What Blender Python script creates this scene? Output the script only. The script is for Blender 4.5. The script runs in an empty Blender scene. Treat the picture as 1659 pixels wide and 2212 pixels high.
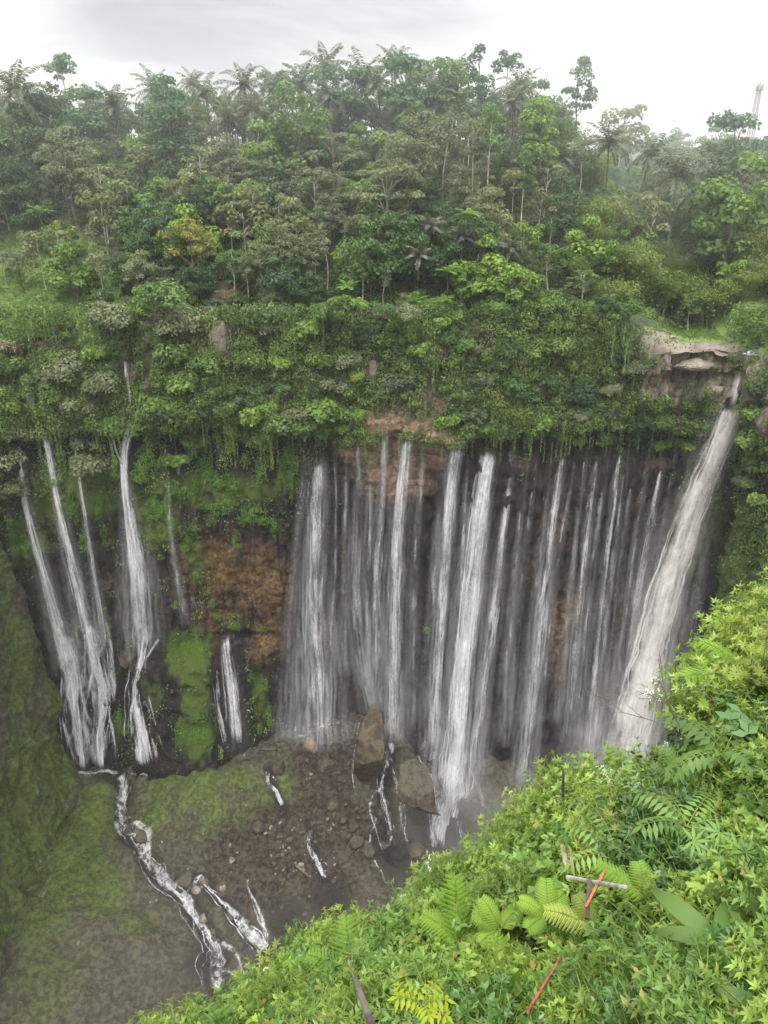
import bpy, math, random
import numpy as np
from mathutils import Vector, Matrix
from mathutils.bvhtree import BVHTree

rng = np.random.default_rng(11)
random.seed(11)
scene = bpy.context.scene
COL = scene.collection
PI = math.pi

# ------------------------------------------------------------------ camera maths (photo pixels, 1659 x 2212)
FPX, CX, CY = 1597.0, 829.5, 1106.0
PITCH = math.radians(25.0)
CP, SP = math.cos(PITCH), math.sin(PITCH)

def ray(px, py):
    u = (px - CX) / FPX; v = (CY - py) / FPX
    return Vector((u, CP + SP * v, -SP + CP * v))

def proj(p):
    zc = p[1] * CP - p[2] * SP
    yc = p[1] * SP + p[2] * CP
    return CX + FPX * p[0] / zc, CY - FPX * yc / zc

def at_y(px, py, Y):
    d = ray(px, py)
    return d * (Y / d.y)

# ------------------------------------------------------------------ numpy noise
def _hash(ix, iy, iz, seed):
    h = (ix.astype(np.int64) * 374761393 + iy.astype(np.int64) * 668265263 + iz.astype(np.int64) * 2147483629 + seed * 974634777) & 0xffffffff
    h = ((h ^ (h >> 13)) * 1274126177) & 0xffffffff
    h = h ^ (h >> 16)
    return (h & 0xffffff) / float(0xffffff)

def vnoise(P, seed=0):
    P = np.asarray(P, float)
    I = np.floor(P).astype(np.int64); F = P - I
    F = F * F * F * (F * (F * 6 - 15) + 10)
    out = 0
    for dx in (0, 1):
        wx = F[..., 0] if dx else 1 - F[..., 0]
        for dy in (0, 1):
            wy = F[..., 1] if dy else 1 - F[..., 1]
            for dz in (0, 1):
                wz = F[..., 2] if dz else 1 - F[..., 2]
                out = out + wx * wy * wz * _hash(I[..., 0] + dx, I[..., 1] + dy, I[..., 2] + dz, seed)
    return out * 2 - 1

def fbm(P, oct=4, seed=0, gain=.5):
    a, s, out = 1.0, 1.0, 0
    P = np.asarray(P, float)
    for k in range(oct):
        out = out + a * vnoise(P * s, seed + k * 17)
        a *= gain; s *= 2.03
    return out

def smooth(a, b, x):
    t = np.clip((np.asarray(x, float) - a) / (b - a), 0, 1)
    return t * t * (3 - 2 * t)

# ------------------------------------------------------------------ mesh helpers
def np_mesh(name, V, F, mat=None, attrs=None, uv=None, smoothed=False):
    V = np.ascontiguousarray(V, dtype=np.float32); F = np.ascontiguousarray(F, dtype=np.int32)
    k = F.shape[1]
    me = bpy.data.meshes.new(name)
    me.vertices.add(len(V)); me.vertices.foreach_set('co', V.ravel())
    me.loops.add(F.size); me.loops.foreach_set('vertex_index', F.ravel())
    me.polygons.add(len(F))
    me.polygons.foreach_set('loop_start', np.arange(0, F.size, k, dtype=np.int32))
    try:
        me.polygons.foreach_set('loop_total', np.full(len(F), k, dtype=np.int32))
    except Exception:
        pass
    if smoothed:
        me.polygons.foreach_set('use_smooth', np.ones(len(F), dtype=bool))
    for an, (dom, val) in (attrs or {}).items():
        a = me.attributes.new(an, 'FLOAT', dom)
        a.data.foreach_set('value', np.ascontiguousarray(val, dtype=np.float32))
    if uv is not None:
        l = me.uv_layers.new(name='UVMap')
        l.data.foreach_set('uv', np.ascontiguousarray(uv[F.ravel()], dtype=np.float32).ravel())
    if mat is not None:
        me.materials.append(mat)
    me.update(calc_edges=True)
    me.validate()
    return me

def obj(name, me, parent=None, loc=None, label=None, cat=None, group=None, kind=None):
    o = bpy.data.objects.new(name, me)
    COL.objects.link(o)
    if parent: o.parent = parent
    if loc is not None: o.location = loc
    return tag(o, label, cat, group, kind)

def tag(o, label=None, cat=None, group=None, kind=None):
    if label: o['label'] = label
    if cat: o['category'] = cat
    if group: o['group'] = group
    if kind: o['kind'] = kind
    return o

def empty(name, loc, rotz=0, scale=1, label=None, cat=None, group=None):
    o = bpy.data.objects.new(name, None)
    COL.objects.link(o)
    o.location = loc; o.rotation_euler = (0, 0, rotz)
    o.scale = (scale,) * 3 if not hasattr(scale, '__len__') else scale
    o.empty_display_size = .1
    return tag(o, label, cat, group)

class MB:
    """collects quads with an optional per-face tint"""
    def __init__(s): s.V, s.F, s.T, s.n = [], [], [], 0
    def add(s, V, F, t=None):
        V = np.asarray(V, float); F = np.asarray(F, int)
        s.V.append(V); s.F.append(F + s.n); s.n += len(V)
        s.T.append(np.full(len(F), .5) if t is None else (np.full(len(F), t) if np.isscalar(t) else np.asarray(t)))
    def mesh(s, name, mat, smoothed=False):
        return np_mesh(name, np.concatenate(s.V), np.concatenate(s.F), mat, {'tint': ('FACE', np.concatenate(s.T))}, smoothed=smoothed)
    def tube(s, pts, radii, n=6, t=.5):
        pts = np.asarray(pts, float); m = len(pts)
        T = np.gradient(pts, axis=0); T /= np.linalg.norm(T, axis=1)[:, None] + 1e-9
        ref = np.array([0, 0, 1.]) if abs(T[0][2]) < .9 else np.array([1., 0, 0])
        A = np.cross(T, ref); A /= np.linalg.norm(A, axis=1)[:, None] + 1e-9
        B = np.cross(T, A)
        ang = np.linspace(0, 2 * PI, n, endpoint=False)
        R = np.broadcast_to(np.asarray(radii, float), (m,))
        V = pts[:, None, :] + R[:, None, None] * (np.cos(ang)[None, :, None] * A[:, None, :] + np.sin(ang)[None, :, None] * B[:, None, :])
        F = [(i * n + j, i * n + (j + 1) % n, (i + 1) * n + (j + 1) % n, (i + 1) * n + j) for i in range(m - 1) for j in range(n)]
        # closed ends: quads from the ring (n even)
        for r in (0, m - 1):
            for j in range(1, n - 2, 2):
                F.append((r * n, r * n + j, r * n + j + 1, r * n + (j + 2) % n))
        s.add(V.reshape(-1, 3), F, t)
    def leaves(s, P, D, N, L, W, t, fold=.15, droop=.1):
        """folded leaves: P base, D direction, N up normal"""
        P = np.asarray(P, float); n = len(P)
        D = D / (np.linalg.norm(D, axis=1)[:, None] + 1e-9)
        S = np.cross(D, N); S /= np.linalg.norm(S, axis=1)[:, None] + 1e-9
        U = np.cross(S, D)
        L = np.broadcast_to(L, (n,))[:, None]; W = np.broadcast_to(W, (n,))[:, None]
        b = P; m = P + D * L * .45 - U * W * fold
        tp = P + D * L - U * L * droop
        l = P + D * L * .42 + S * W * .5; r = P + D * L * .42 - S * W * .5
        V = np.stack([b, r, tp, l, m], 1).reshape(-1, 3)
        base = np.arange(n)[:, None] * 5
        F = np.concatenate([base + np.array([0, 1, 2, 4]), base + np.array([0, 4, 2, 3])])
        t = np.broadcast_to(t, (n,))
        s.add(V, F, np.concatenate([t, t]))
    def quads(s, P, D, N, L, W, t):
        """flat leaf clumps, one bent rhombus each"""
        P = np.asarray(P, float); n = len(P)
        D = D / (np.linalg.norm(D, axis=1)[:, None] + 1e-9)
        S = np.cross(D, N); S /= np.linalg.norm(S, axis=1)[:, None] + 1e-9
        U = np.cross(S, D)
        L = np.broadcast_to(L, (n,))[:, None]; W = np.broadcast_to(W, (n,))[:, None]
        V = np.stack([P - D * L * .5 - U * L * .08, P - S * W * .5 + U * L * .06, P + D * L * .5 - U * L * .08, P + S * W * .5 + U * L * .06], 1).reshape(-1, 3)
        F = np.arange(n)[:, None] * 4 + np.arange(4)
        s.add(V, F, np.broadcast_to(t, (n,)))

def rdir(n, r=rng):
    v = r.normal(size=(n, 3)); return v / np.linalg.norm(v, axis=1)[:, None]

# ------------------------------------------------------------------ materials
def newmat(name):
    m = bpy.data.materials.new(name); m.use_nodes = True
    nt = m.node_tree; nt.nodes.clear()
    return m, nt
def N(nt, typ, **kw):
    n = nt.nodes.new(typ)
    for k, v in kw.items():
        if k.startswith('i_'):
            n.inputs[k[2:]].default_value = v
        else:
            setattr(n, k, v)
    return n
def math_(nt, op, a, b=None, clamp=False):
    n = N(nt, 'ShaderNodeMath', operation=op); n.use_clamp = clamp
    for i, x in enumerate((a, b)):
        if x is None: continue
        if hasattr(x, 'is_linked'): nt.links.new(x, n.inputs[i])
        else: n.inputs[i].default_value = x
    return n.outputs[0]
def mixc(nt, f, a, b, blend='MIX'):
    n = N(nt, 'ShaderNodeMix', data_type='RGBA', blend_type=blend)
    for i, x in ((0, f), (6, a), (7, b)):
        if hasattr(x, 'is_linked'): nt.links.new(x, n.inputs[i])
        elif i == 0: n.inputs[0].default_value = x
        else: n.inputs[i].default_value = (*x, 1)
    return n.outputs[2]
def ramp(nt, x, a, b):
    n = N(nt, 'ShaderNodeMapRange', interpolation_type='SMOOTHSTEP')
    nt.links.new(x, n.inputs[0]); n.inputs[1].default_value = a; n.inputs[2].default_value = b
    return n.outputs[0]
def noise(nt, vec, scale, detail=4, rough=.55, dist=0.0):
    n = N(nt, 'ShaderNodeTexNoise'); n.inputs['Scale'].default_value = scale; n.inputs['Detail'].default_value = detail
    n.inputs['Roughness'].default_value = rough; n.inputs['Distortion'].default_value = dist
    nt.links.new(vec, n.inputs['Vector']); return n.outputs['Fac']
def mapping(nt, vec, sc):
    n = N(nt, 'ShaderNodeMapping'); n.inputs['Scale'].default_value = sc
    nt.links.new(vec, n.inputs['Vector']); return n.outputs[0]
def attr(nt, name):
    return N(nt, 'ShaderNodeAttribute', attribute_name=name).outputs['Fac']
def geo_pos(nt):
    return N(nt, 'ShaderNodeNewGeometry').outputs['Position']

def leaf_mat(name, a, b, trans=.3, spec=.25, rough=.5, rand=.45, dead=None, dead_at=.93):
    m, nt = newmat(name)
    tint = attr(nt, 'tint')
    r = N(nt, 'ShaderNodeObjectInfo').outputs['Random']
    f = math_(nt, 'SUBTRACT', math_(nt, 'ADD', math_(nt, 'MULTIPLY', tint, 1 - .45 * (rand > 0)), math_(nt, 'MULTIPLY', r, rand * 1.5)), rand * .25, clamp=True)
    c = mixc(nt, f, a, b)
    nz = noise(nt, geo_pos(nt), .8, 3)
    c = mixc(nt, math_(nt, 'MULTIPLY', ramp(nt, nz, .34, .68), .62), c, tuple(.6 * x for x in a))
    if dead:
        c = mixc(nt, ramp(nt, tint, dead_at, dead_at + .03), c, dead)
    p = N(nt, 'ShaderNodeBsdfPrincipled'); p.inputs['Roughness'].default_value = rough
    p.inputs['Specular IOR Level'].default_value = spec
    nt.links.new(c, p.inputs['Base Color'])
    t = N(nt, 'ShaderNodeBsdfTranslucent')
    tc = mixc(nt, .6, c, (b[0] * 1.1, b[1] * 1.25, b[2] * .6))
    nt.links.new(tc, t.inputs['Color'])
    mx = N(nt, 'ShaderNodeMixShader'); mx.inputs[0].default_value = trans
    nt.links.new(p.outputs[0], mx.inputs[1]); nt.links.new(t.outputs[0], mx.inputs[2])
    o = N(nt, 'ShaderNodeOutputMaterial'); nt.links.new(mx.outputs[0], o.inputs[0])
    return m

def bark_mat(name, a, b, scale=3.0):
    m, nt = newmat(name)
    v = mapping(nt, N(nt, 'ShaderNodeTexCoord').outputs['Object'], (1, 1, .25))
    c = mixc(nt, ramp(nt, noise(nt, v, scale, 4), .35, .65), a, b)
    p = N(nt, 'ShaderNodeBsdfPrincipled'); p.inputs['Roughness'].default_value = .85
    nt.links.new(c, p.inputs['Base Color'])
    bp = N(nt, 'ShaderNodeBump'); bp.inputs['Strength'].default_value = .5
    nt.links.new(noise(nt, v, scale * 4, 3), bp.inputs['Height']); nt.links.new(bp.outputs[0], p.inputs['Normal'])
    o = N(nt, 'ShaderNodeOutputMaterial'); nt.links.new(p.outputs[0], o.inputs[0])
    return m

def rock_mat(name, a, b, c3, scale=.5, rough=.8, bump=.6, moss=None, moss_amt=.5):
    m, nt = newmat(name)
    pos = geo_pos(nt)
    n1 = noise(nt, pos, scale, 6, .6); n2 = noise(nt, pos, scale * 5, 5, .65)
    c = mixc(nt, ramp(nt, n1, .38, .62), a, b)
    c = mixc(nt, ramp(nt, n2, .45, .75), c, c3)
    if moss:
        up = N(nt, 'ShaderNodeSeparateXYZ'); nt.links.new(N(nt, 'ShaderNodeNewGeometry').outputs['Normal'], up.inputs[0])
        f = math_(nt, 'MULTIPLY', ramp(nt, math_(nt, 'ADD', up.outputs[2], math_(nt, 'MULTIPLY', n1, .8)), 1.15 - moss_amt, 1.5 - moss_amt), .85)
        c = mixc(nt, f, c, moss)
    p = N(nt, 'ShaderNodeBsdfPrincipled'); p.inputs['Roughness'].default_value = rough
    nt.links.new(c, p.inputs['Base Color'])
    bp = N(nt, 'ShaderNodeBump'); bp.inputs['Strength'].default_value = bump; bp.inputs['Distance'].default_value = .5
    nt.links.new(math_(nt, 'ADD', n1, math_(nt, 'MULTIPLY', n2, .5)), bp.inputs['Height']); nt.links.new(bp.outputs[0], p.inputs['Normal'])
    o = N(nt, 'ShaderNodeOutputMaterial'); nt.links.new(p.outputs[0], o.inputs[0])
    return m

def plain_mat(name, a, b, scale=6, rough=.6):
    m, nt = newmat(name)
    c = mixc(nt, ramp(nt, noise(nt, N(nt, 'ShaderNodeTexCoord').outputs['Object'], scale, 4), .4, .65), a, b)
    p = N(nt, 'ShaderNodeBsdfPrincipled'); p.inputs['Roughness'].default_value = rough
    nt.links.new(c, p.inputs['Base Color'])
    o = N(nt, 'ShaderNodeOutputMaterial'); nt.links.new(p.outputs[0], o.inputs[0])
    return m

M = {}
M['broad'] = leaf_mat('leaf_broad', (0.033, 0.071, 0.023), (0.174, 0.279, 0.068))
M['broad_blue'] = leaf_mat('leaf_bluegreen', (0.033, 0.074, 0.041), (0.149, 0.264, 0.108))
M['bright'] = leaf_mat('leaf_bright', (0.063, 0.127, 0.026), (0.244, 0.365, 0.060))
M['pale'] = leaf_mat('leaf_pale', (0.084, 0.112, 0.045), (0.302, 0.325, 0.151), dead=(.22, .14, .06), dead_at=.96)
M['olive'] = leaf_mat('leaf_olive', (0.121, 0.143, 0.026), (0.297, 0.286, 0.061))
M['grey'] = leaf_mat('leaf_greygreen', (0.071, 0.104, 0.052), (0.278, 0.306, 0.156))
M['dark'] = leaf_mat('leaf_dark', (0.017, 0.047, 0.017), (0.117, 0.203, 0.057))
M['bamboo'] = leaf_mat('leaf_bamboo', (0.059, 0.105, 0.024), (0.242, 0.321, 0.072))
M['palm'] = leaf_mat('leaf_palm', (0.033, 0.061, 0.020), (0.125, 0.152, 0.056), spec=.5, rough=.4)
M['silver'] = leaf_mat('leaf_silver', (.030, .050, .028), (.200, .200, .140), spec=.5, rough=.4)
M['treefern'] = leaf_mat('leaf_treefern', (.09, .18, .03), (.20, .33, .06))
M['cliffveg'] = leaf_mat('leaf_cliff', (0.023, 0.058, 0.014), (0.218, 0.320, 0.064), rand=0)
M['moss'] = leaf_mat('leaf_moss', (.055, .130, .010), (.165, .300, .020), rand=.15)
M['mossplant'] = leaf_mat('leaf_mossplant', (.030, .042, .010), (.120, .150, .030), rand=0)
M['grass'] = leaf_mat('leaf_grass', (.08, .15, .025), (.20, .31, .07), rand=0)
M['fg'] = leaf_mat('leaf_near', (0.091, 0.166, 0.023), (0.346, 0.481, 0.081), trans=.35, spec=.4, dead=(.30, .20, .06), dead_at=.975)
M['fg_b'] = leaf_mat('leaf_near_broad', (0.067, 0.142, 0.027), (0.245, 0.398, 0.086), trans=.35, spec=.4, dead=(.30, .24, .06), dead_at=.98)
M['fg_y'] = leaf_mat('leaf_near_yellowish', (0.120, 0.176, 0.025), (0.394, 0.456, 0.086), trans=.35, spec=.35, dead=(.33, .2, .07), dead_at=.965)
M['fg_d'] = leaf_mat('leaf_near_dark', (0.028, 0.088, 0.018), (0.131, 0.270, 0.053), trans=.25, spec=.6, rough=.35)
M['fern'] = leaf_mat('leaf_fern', (.14, .29, .015), (.28, .46, .04), trans=.4)
M['yellow'] = leaf_mat('leaf_yellow', (0.260, 0.368, 0.020), (0.446, 0.492, 0.030), trans=.4)
M['under'] = leaf_mat('leaf_under', (0.022, 0.056, 0.007), (0.121, 0.202, 0.026), rand=0)  # darkened ground cover: shade in the gaps between shrubs put into its colour
M['pleat'] = leaf_mat('leaf_pleat', (.09, .19, .03), (.21, .33, .06), trans=.35, spec=.4)
M['flower'] = leaf_mat('petals', (.65, .66, .55), (.80, .80, .72), trans=.2, rand=0)
M['violet'] = leaf_mat('petals_violet', (.50, .45, .70), (.68, .64, .82), trans=.2, rand=0)
M['dry'] = leaf_mat('leaf_dry', (.24, .16, .06), (.45, .36, .16), trans=.2)
M['bark'] = bark_mat('bark', (.07, .055, .04), (.16, .135, .10))
M['bark_pale'] = bark_mat('bark_pale', (.22, .19, .15), (.46, .43, .36))
M['bark_dark'] = bark_mat('bark_dark', (.035, .028, .02), (.09, .07, .05))
M['stem'] = bark_mat('stem_green', (.09, .14, .025), (.19, .22, .06), 8)
M['cane'] = bark_mat('cane', (.07, .09, .03), (.19, .19, .08), 2)
M['post'] = bark_mat('weathered_wood', (.20, .16, .11), (.46, .40, .31), 10)
M['plank'] = bark_mat('grey_plank', (.16, .15, .14), (.36, .34, .32), 12)
M['orange'] = plain_mat('orange_paint', (.40, .095, .04), (.17, .075, .05), 22)
M['steel'] = plain_mat('painted_steel', (.36, .27, .26), (.24, .20, .20), 3)
M['tin'] = plain_mat('tin_roof', (.52, .60, .62), (.30, .38, .44), 2)
M['wall'] = plain_mat('hut_wall', (.46, .44, .40), (.33, .30, .27), 2)
M['boulder'] = rock_mat('boulder_rock', (.024, .018, .013), (.075, .056, .038), (.12, .09, .065), .6, .75, .9, moss=(.042, .055, .014), moss_amt=.02)
M['pinnacle'] = rock_mat('pinnacle_rock', (.030, .022, .013), (.095, .068, .034), (.020, .016, .011), .55, .7, 1.0, moss=(.06, .07, .02), moss_amt=.12)
M['rimrock'] = rock_mat('rim_rock', (.15, .12, .095), (.29, .25, .20), (.085, .065, .05), .35, .8, 1.0)
M['pebble'] = rock_mat('pale_rock', (.10, .08, .06), (.26, .22, .18), (.10, .085, .07), 1.2, .8, .6)
M['clay'] = rock_mat('clay', (.16, .09, .055), (.26, .17, .11), (.09, .06, .04), .4, .9, .7)
M['outcrop'] = rock_mat('outcrop', (.11, .09, .07), (.20, .165, .13), (.055, .045, .033), .5, .9, .9, moss=(.05, .09, .02), moss_amt=.3)

# ------------------------------------------------------------------ terrain: the rock wall
plan = np.array([(-150, 96), (-128, 118), (-108, 136), (-92, 148), (-78, 154), (-64, 156), (-52, 153.5), (-42, 156), (-30, 155), (-20, 152.5), (-12, 155.5),
                 (0, 157), (12, 155), (22, 157.5), (34, 158), (46, 157), (58, 159), (70, 161), (79, 160), (82, 154), (79, 148), (75.5, 142), (76, 133), (84, 122), (104, 108), (140, 90)], float)
def catmull(P, per=40):
    out = []
    Q = np.vstack([2 * P[0] - P[1], P, 2 * P[-1] - P[-2]])
    for i in range(1, len(Q) - 2):
        p0, p1, p2, p3 = Q[i - 1], Q[i], Q[i + 1], Q[i + 2]
        t = np.linspace(0, 1, per, endpoint=False)[:, None]
        out.append(.5 * (2 * p1 + (p2 - p0) * t + (2 * p0 - 5 * p1 + 4 * p2 - p3) * t ** 2 + (3 * p1 - p0 - 3 * p2 + p3) * t ** 3))
    out.append(P[-1:]); return np.vstack(out)
cur = catmull(plan)
seg = np.r_[0, np.cumsum(np.linalg.norm(np.diff(cur, axis=0), axis=1))]
S = np.arange(0, seg[-1], .42)
cur = np.stack([np.interp(S, seg, cur[:, 0]), np.interp(S, seg, cur[:, 1])], 1)
tan = np.gradient(cur, axis=0); tan /= np.linalg.norm(tan, axis=1)[:, None]
nor = np.stack([tan[:, 1], -tan[:, 0]], 1)      # towards the gorge
for _ in range(30):
    nor[1:-1] = (nor[:-2] + nor[1:-1] * 2 + nor[2:]) / 4
nor /= np.linalg.norm(nor, axis=1)[:, None]
Z_LIP = -54.5
zs = np.r_[np.arange(-160, -26, .45)]
nS, nZ = len(S), len(zs)
SX, ZZ = np.meshgrid(S, zs, indexing='ij')
CXY = np.repeat(cur[:, None, :], nZ, 1); NXY = np.repeat(nor[:, None, :], nZ, 1)
xx = CXY[..., 0]
lip = Z_LIP + 2.3 * vnoise(np.stack([SX * .09, SX * 0, SX * 0], -1), 3) + 1.0 * vnoise(np.stack([SX * .3, SX * 0, SX * 0], -1), 5) \
      + 8 * smooth(72, 77.5, xx) + 2.0 * smooth(-40, -62, xx)
d = np.zeros_like(ZZ)
q = np.stack([SX, ZZ, 0 * SX], -1)
d += 2.2 * fbm(q * np.array([.055, .012, 0]), 3, 21) + 1.0 * fbm(q * np.array([.22, .05, 0]), 3, 33) + .9 * fbm(q * np.array([.5, .3, 0]), 4, 41, .55)
led = vnoise(q * np.array([.03, .55, 0]), 55); d += .35 * np.sign(led) * np.abs(led) ** .5 * (.4 + .6 * smooth(-.1, .3, vnoise(q * np.array([.05, .1, 0]), 56)))
# undercut below the lip, overgrown slope above
d += -1.6 * smooth(-10, -1, ZZ - lip) * smooth(1.0, -.6, ZZ - lip)
above = np.clip(ZZ - lip, 0, None)
d += -above * .30 * smooth(0, 3, above) + 1.9 * smooth(0, 2.0, above)
d += 1.6 * fbm(q * np.array([.12, .12, 0]), 3, 61) * smooth(0, 3, above)
# fluted bare rock below the river rim
rimz = smooth(52, 58, xx) * smooth(-50, -46.5, ZZ)
flu = vnoise(np.stack([SX * .33, ZZ * .02, 0 * ZZ], -1), 91); flu2 = vnoise(np.stack([SX * .8, ZZ * .10, 0 * ZZ], -1), 93)
d += rimz * (1.0 + 1.9 * np.sign(flu) * np.abs(flu) ** .7 + .8 * flu2 + 1.6 * smooth(-41.5, -40.2, ZZ + .8 * flu2))
# toes at the foot
toeL = smooth(-30, -44, xx) * smooth(-104, -140, ZZ) * 7.0
toeL += 6.5 * np.exp(-((xx + 47) / 8.0) ** 2) * smooth(-107, -112, ZZ)
toeL += 3.5 * np.exp(-((xx + 60) / 5.5) ** 2) * smooth(-110, -114, ZZ)
toeL += 4.5 * np.exp(-((xx + 35) / 7.0) ** 2) * smooth(-107, -111, ZZ)
d += toeL + 3 * smooth(-118, -150, ZZ)
d += 5 * np.exp(-((xx - 17) / 9.0) ** 2) * smooth(-128, -152, ZZ)
WV = np.stack([CXY[..., 0] + NXY[..., 0] * d, CXY[..., 1] + NXY[..., 1] * d, ZZ], -1).reshape(-1, 3)
ii = np.arange(nS - 1)[:, None] * nZ + np.arange(nZ - 1)[None, :]
WF = np.stack([ii, ii + nZ, ii + nZ + 1, ii + 1], -1).reshape(-1, 4)
bvh_wall = BVHTree.FromPolygons([Vector(v) for v in WV[:: 1].tolist()], WF.tolist(), epsilon=0)

def at_wall(px, py, off=0.0):
    dr = ray(px, py).normalized()
    h = bvh_wall.ray_cast(Vector((0, 0, 0)), dr)
    if h[0] is None: return at_y(px, py, 155 - off)
    return h[0] - dr * off

def blob(V, spots):
    out = np.zeros(len(V))
    for px, py, rx, rz, w in spots:
        c = np.array(at_wall(px, py))
        out = np.maximum(out, w * np.exp(-(((V[:, 0] - c[0]) / rx) ** 2 + ((V[:, 2] - c[2]) / rz) ** 2)))
    return out
a_or = blob(WV, [(480, 1220, 13, 10, 1), (560, 1260, 8, 12, 1), (470, 1330, 9, 7, .8), (570, 1370, 5, 8, .8), (400, 1190, 7, 8, .6), (700, 1380, 4.5, 7, .7), (740, 1200, 3, 15, .45), (1215, 1380, 5, 16, .75), (1320, 1330, 5, 13, .7), (1200, 1150, 6, 7, .5), (1290, 1480, 3, 6, .4),
                 (545, 1400, 3.5, 6, .6), (240, 1260, 6, 8, .45), (640, 1350, 4, 12, .4), (1080, 1300, 3, 14, .3)])
a_st = blob(WV, [(830, 945, 10, 5.5, 1.3), (900, 950, 8, 6, 1.3), (790, 960, 7, 5, 1.1), (870, 905, 12, 3, .45), (850, 1030, 12, 8, .6), (1130, 1000, 8, 5, .35), (1420, 1000, 7, 4, .35), (690, 985, 5, 4, .3)])
a_ms = blob(WV, [(420, 1480, 5, 15, 1), (425, 1590, 7, 8, .9), (390, 1400, 5, 6, .9), (560, 1500, 3, 12, .75), (590, 1560, 3, 7, .6), (260, 1570, 4, 7, .7), (60, 1170, 7, 10, .8), (330, 1500, 6, 10, .6), (450, 1060, 14, 7, .8), (550, 1060, 12, 7, .75), (340, 1060, 9, 9, .7),
                 (200, 1050, 12, 12, .9), (120, 1080, 9, 14, .8), (330, 1120, 8, 14, .8), (240, 1380, 6, 8, .6), (100, 1300, 5, 16, .6), (420, 1200, 5, 14, .7), (240, 1180, 4, 14, .5), (1590, 1250, 8, 20, .9), (1570, 1330, 5, 14, .7), (620, 1040, 6, 6, .7), (970, 1460, 3, 4, .5), (505, 1350, 6, 2, .8), (1600, 1120, 7, 12, .7)])
a_ab = (1 - smooth(-2.0, .5, (lip - ZZ))).reshape(-1)       # overgrown part above the springs
a_rim = (smooth(54, 59, xx + 2 * vnoise(q * .3, 95)) * smooth(-49, -46, ZZ + 2.5 * vnoise(q * np.array([.25, .25, 0]), 97)) * smooth(98, 90, xx)).reshape(-1)

m, nt = newmat('wet_cliff')
pos = geo_pos(nt)
st_ = mapping(nt, pos, (.55, .55, .05))
n_st = noise(nt, st_, 1.0, 6, .62, .3)
n_big = noise(nt, mapping(nt, pos, (.10, .10, .05)), 1.0, 4, .6)
n_f = noise(nt, pos, 1.3, 6, .68)
n_ff = noise(nt, pos, 5.0, 4, .7)
c = mixc(nt, ramp(nt, n_st, .36, .66), (.005, .0042, .004), (.025, .018, .0145))
c = mixc(nt, math_(nt, 'MULTIPLY', ramp(nt, n_f, .52, .74), .7), c, (.058, .042, .032))
orf = ramp(nt, math_(nt, 'ADD', math_(nt, 'MULTIPLY', attr(nt, 'orange'), .62), math_(nt, 'ADD', math_(nt, 'MULTIPLY', n_st, .95), math_(nt, 'ADD', math_(nt, 'MULTIPLY', n_big, .5), math_(nt, 'MULTIPLY', n_f, .35)))), 1.00, 1.55)
orc = mixc(nt, ramp(nt, n_f, .35, .65), (.060, .036, .017), (.210, .118, .048))
c = mixc(nt, orf, c, orc)
msn = math_(nt, 'ADD', math_(nt, 'MULTIPLY', attr(nt, 'mossy'), .75), math_(nt, 'ADD', math_(nt, 'MULTIPLY', n_st, .45), math_(nt, 'MULTIPLY', n_big, .25)))
msc = mixc(nt, n_ff, (.026, .042, .008), (.105, .155, .020))
c = mixc(nt, ramp(nt, msn, .66, .94), c, msc)
abc = mixc(nt, ramp(nt, n_f, .4, .6), (.030, .030, .014), (.10, .075, .045))
c = mixc(nt, ramp(nt, attr(nt, 'above'), .2, .8), c, abc)
zsep = N(nt, 'ShaderNodeSeparateXYZ'); nt.links.new(pos, zsep.inputs[0])
band = noise(nt, mapping(nt, pos, (.05, .05, .8)), 1.0, 3, .55)
stc = mixc(nt, ramp(nt, math_(nt, 'ADD', math_(nt, 'MULTIPLY', band, .7), math_(nt, 'MULTIPLY', n_f, .3)), .42, .60), (.125, .075, .050), (.32, .215, .150))
c = mixc(nt, ramp(nt, math_(nt, 'MULTIPLY', attr(nt, 'strata'), math_(nt, 'ADD', n_f, .5)), .25, .6), c, stc)
rmc = mixc(nt, ramp(nt, noise(nt, mapping(nt, pos, (.5, .5, .1)), 1.0, 5, .6), .36, .62), (.050, .038, .030), (.23, .185, .14))
c = mixc(nt, ramp(nt, attr(nt, 'rim'), .3, .7), c, rmc)
p = N(nt, 'ShaderNodeBsdfPrincipled'); nt.links.new(c, p.inputs['Base Color'])
p.inputs['Roughness'].default_value = .62; p.inputs['Specular IOR Level'].default_value = .3
bp = N(nt, 'ShaderNodeBump'); bp.inputs['Strength'].default_value = .9; bp.inputs['Distance'].default_value = .9
nt.links.new(math_(nt, 'ADD', n_f, math_(nt, 'ADD', n_st, math_(nt, 'MULTIPLY', n_ff, .4))), bp.inputs['Height']); nt.links.new(bp.outputs[0], p.inputs['Normal'])
o = N(nt, 'ShaderNodeOutputMaterial'); nt.links.new(p.outputs[0], o.inputs[0])
M['cliff'] = m
ztop = (-28.5 - 8.3 * smooth(44, 60, xx) - 5.0 * smooth(-48, -62, xx) + (2.2 * fbm(q * np.array([.10, 0, 0]), 3, 98)) * smooth(60, 45, xx)).reshape(-1)
WF_full = WF
WFv = WF[(ZZ.reshape(-1)[WF] <= ztop[WF] + .3).all(1)]
bvh_wall = BVHTree.FromPolygons([Vector(v) for v in WV.tolist()], WFv.tolist(), epsilon=0)
obj('cliff', np_mesh('cliff', WV, WFv, M['cliff'], {'orange': ('POINT', a_or), 'strata': ('POINT', a_st), 'mossy': ('POINT', a_ms), 'above': ('POINT', a_ab), 'rim': ('POINT', a_rim)}, smoothed=True), kind='structure')

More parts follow.
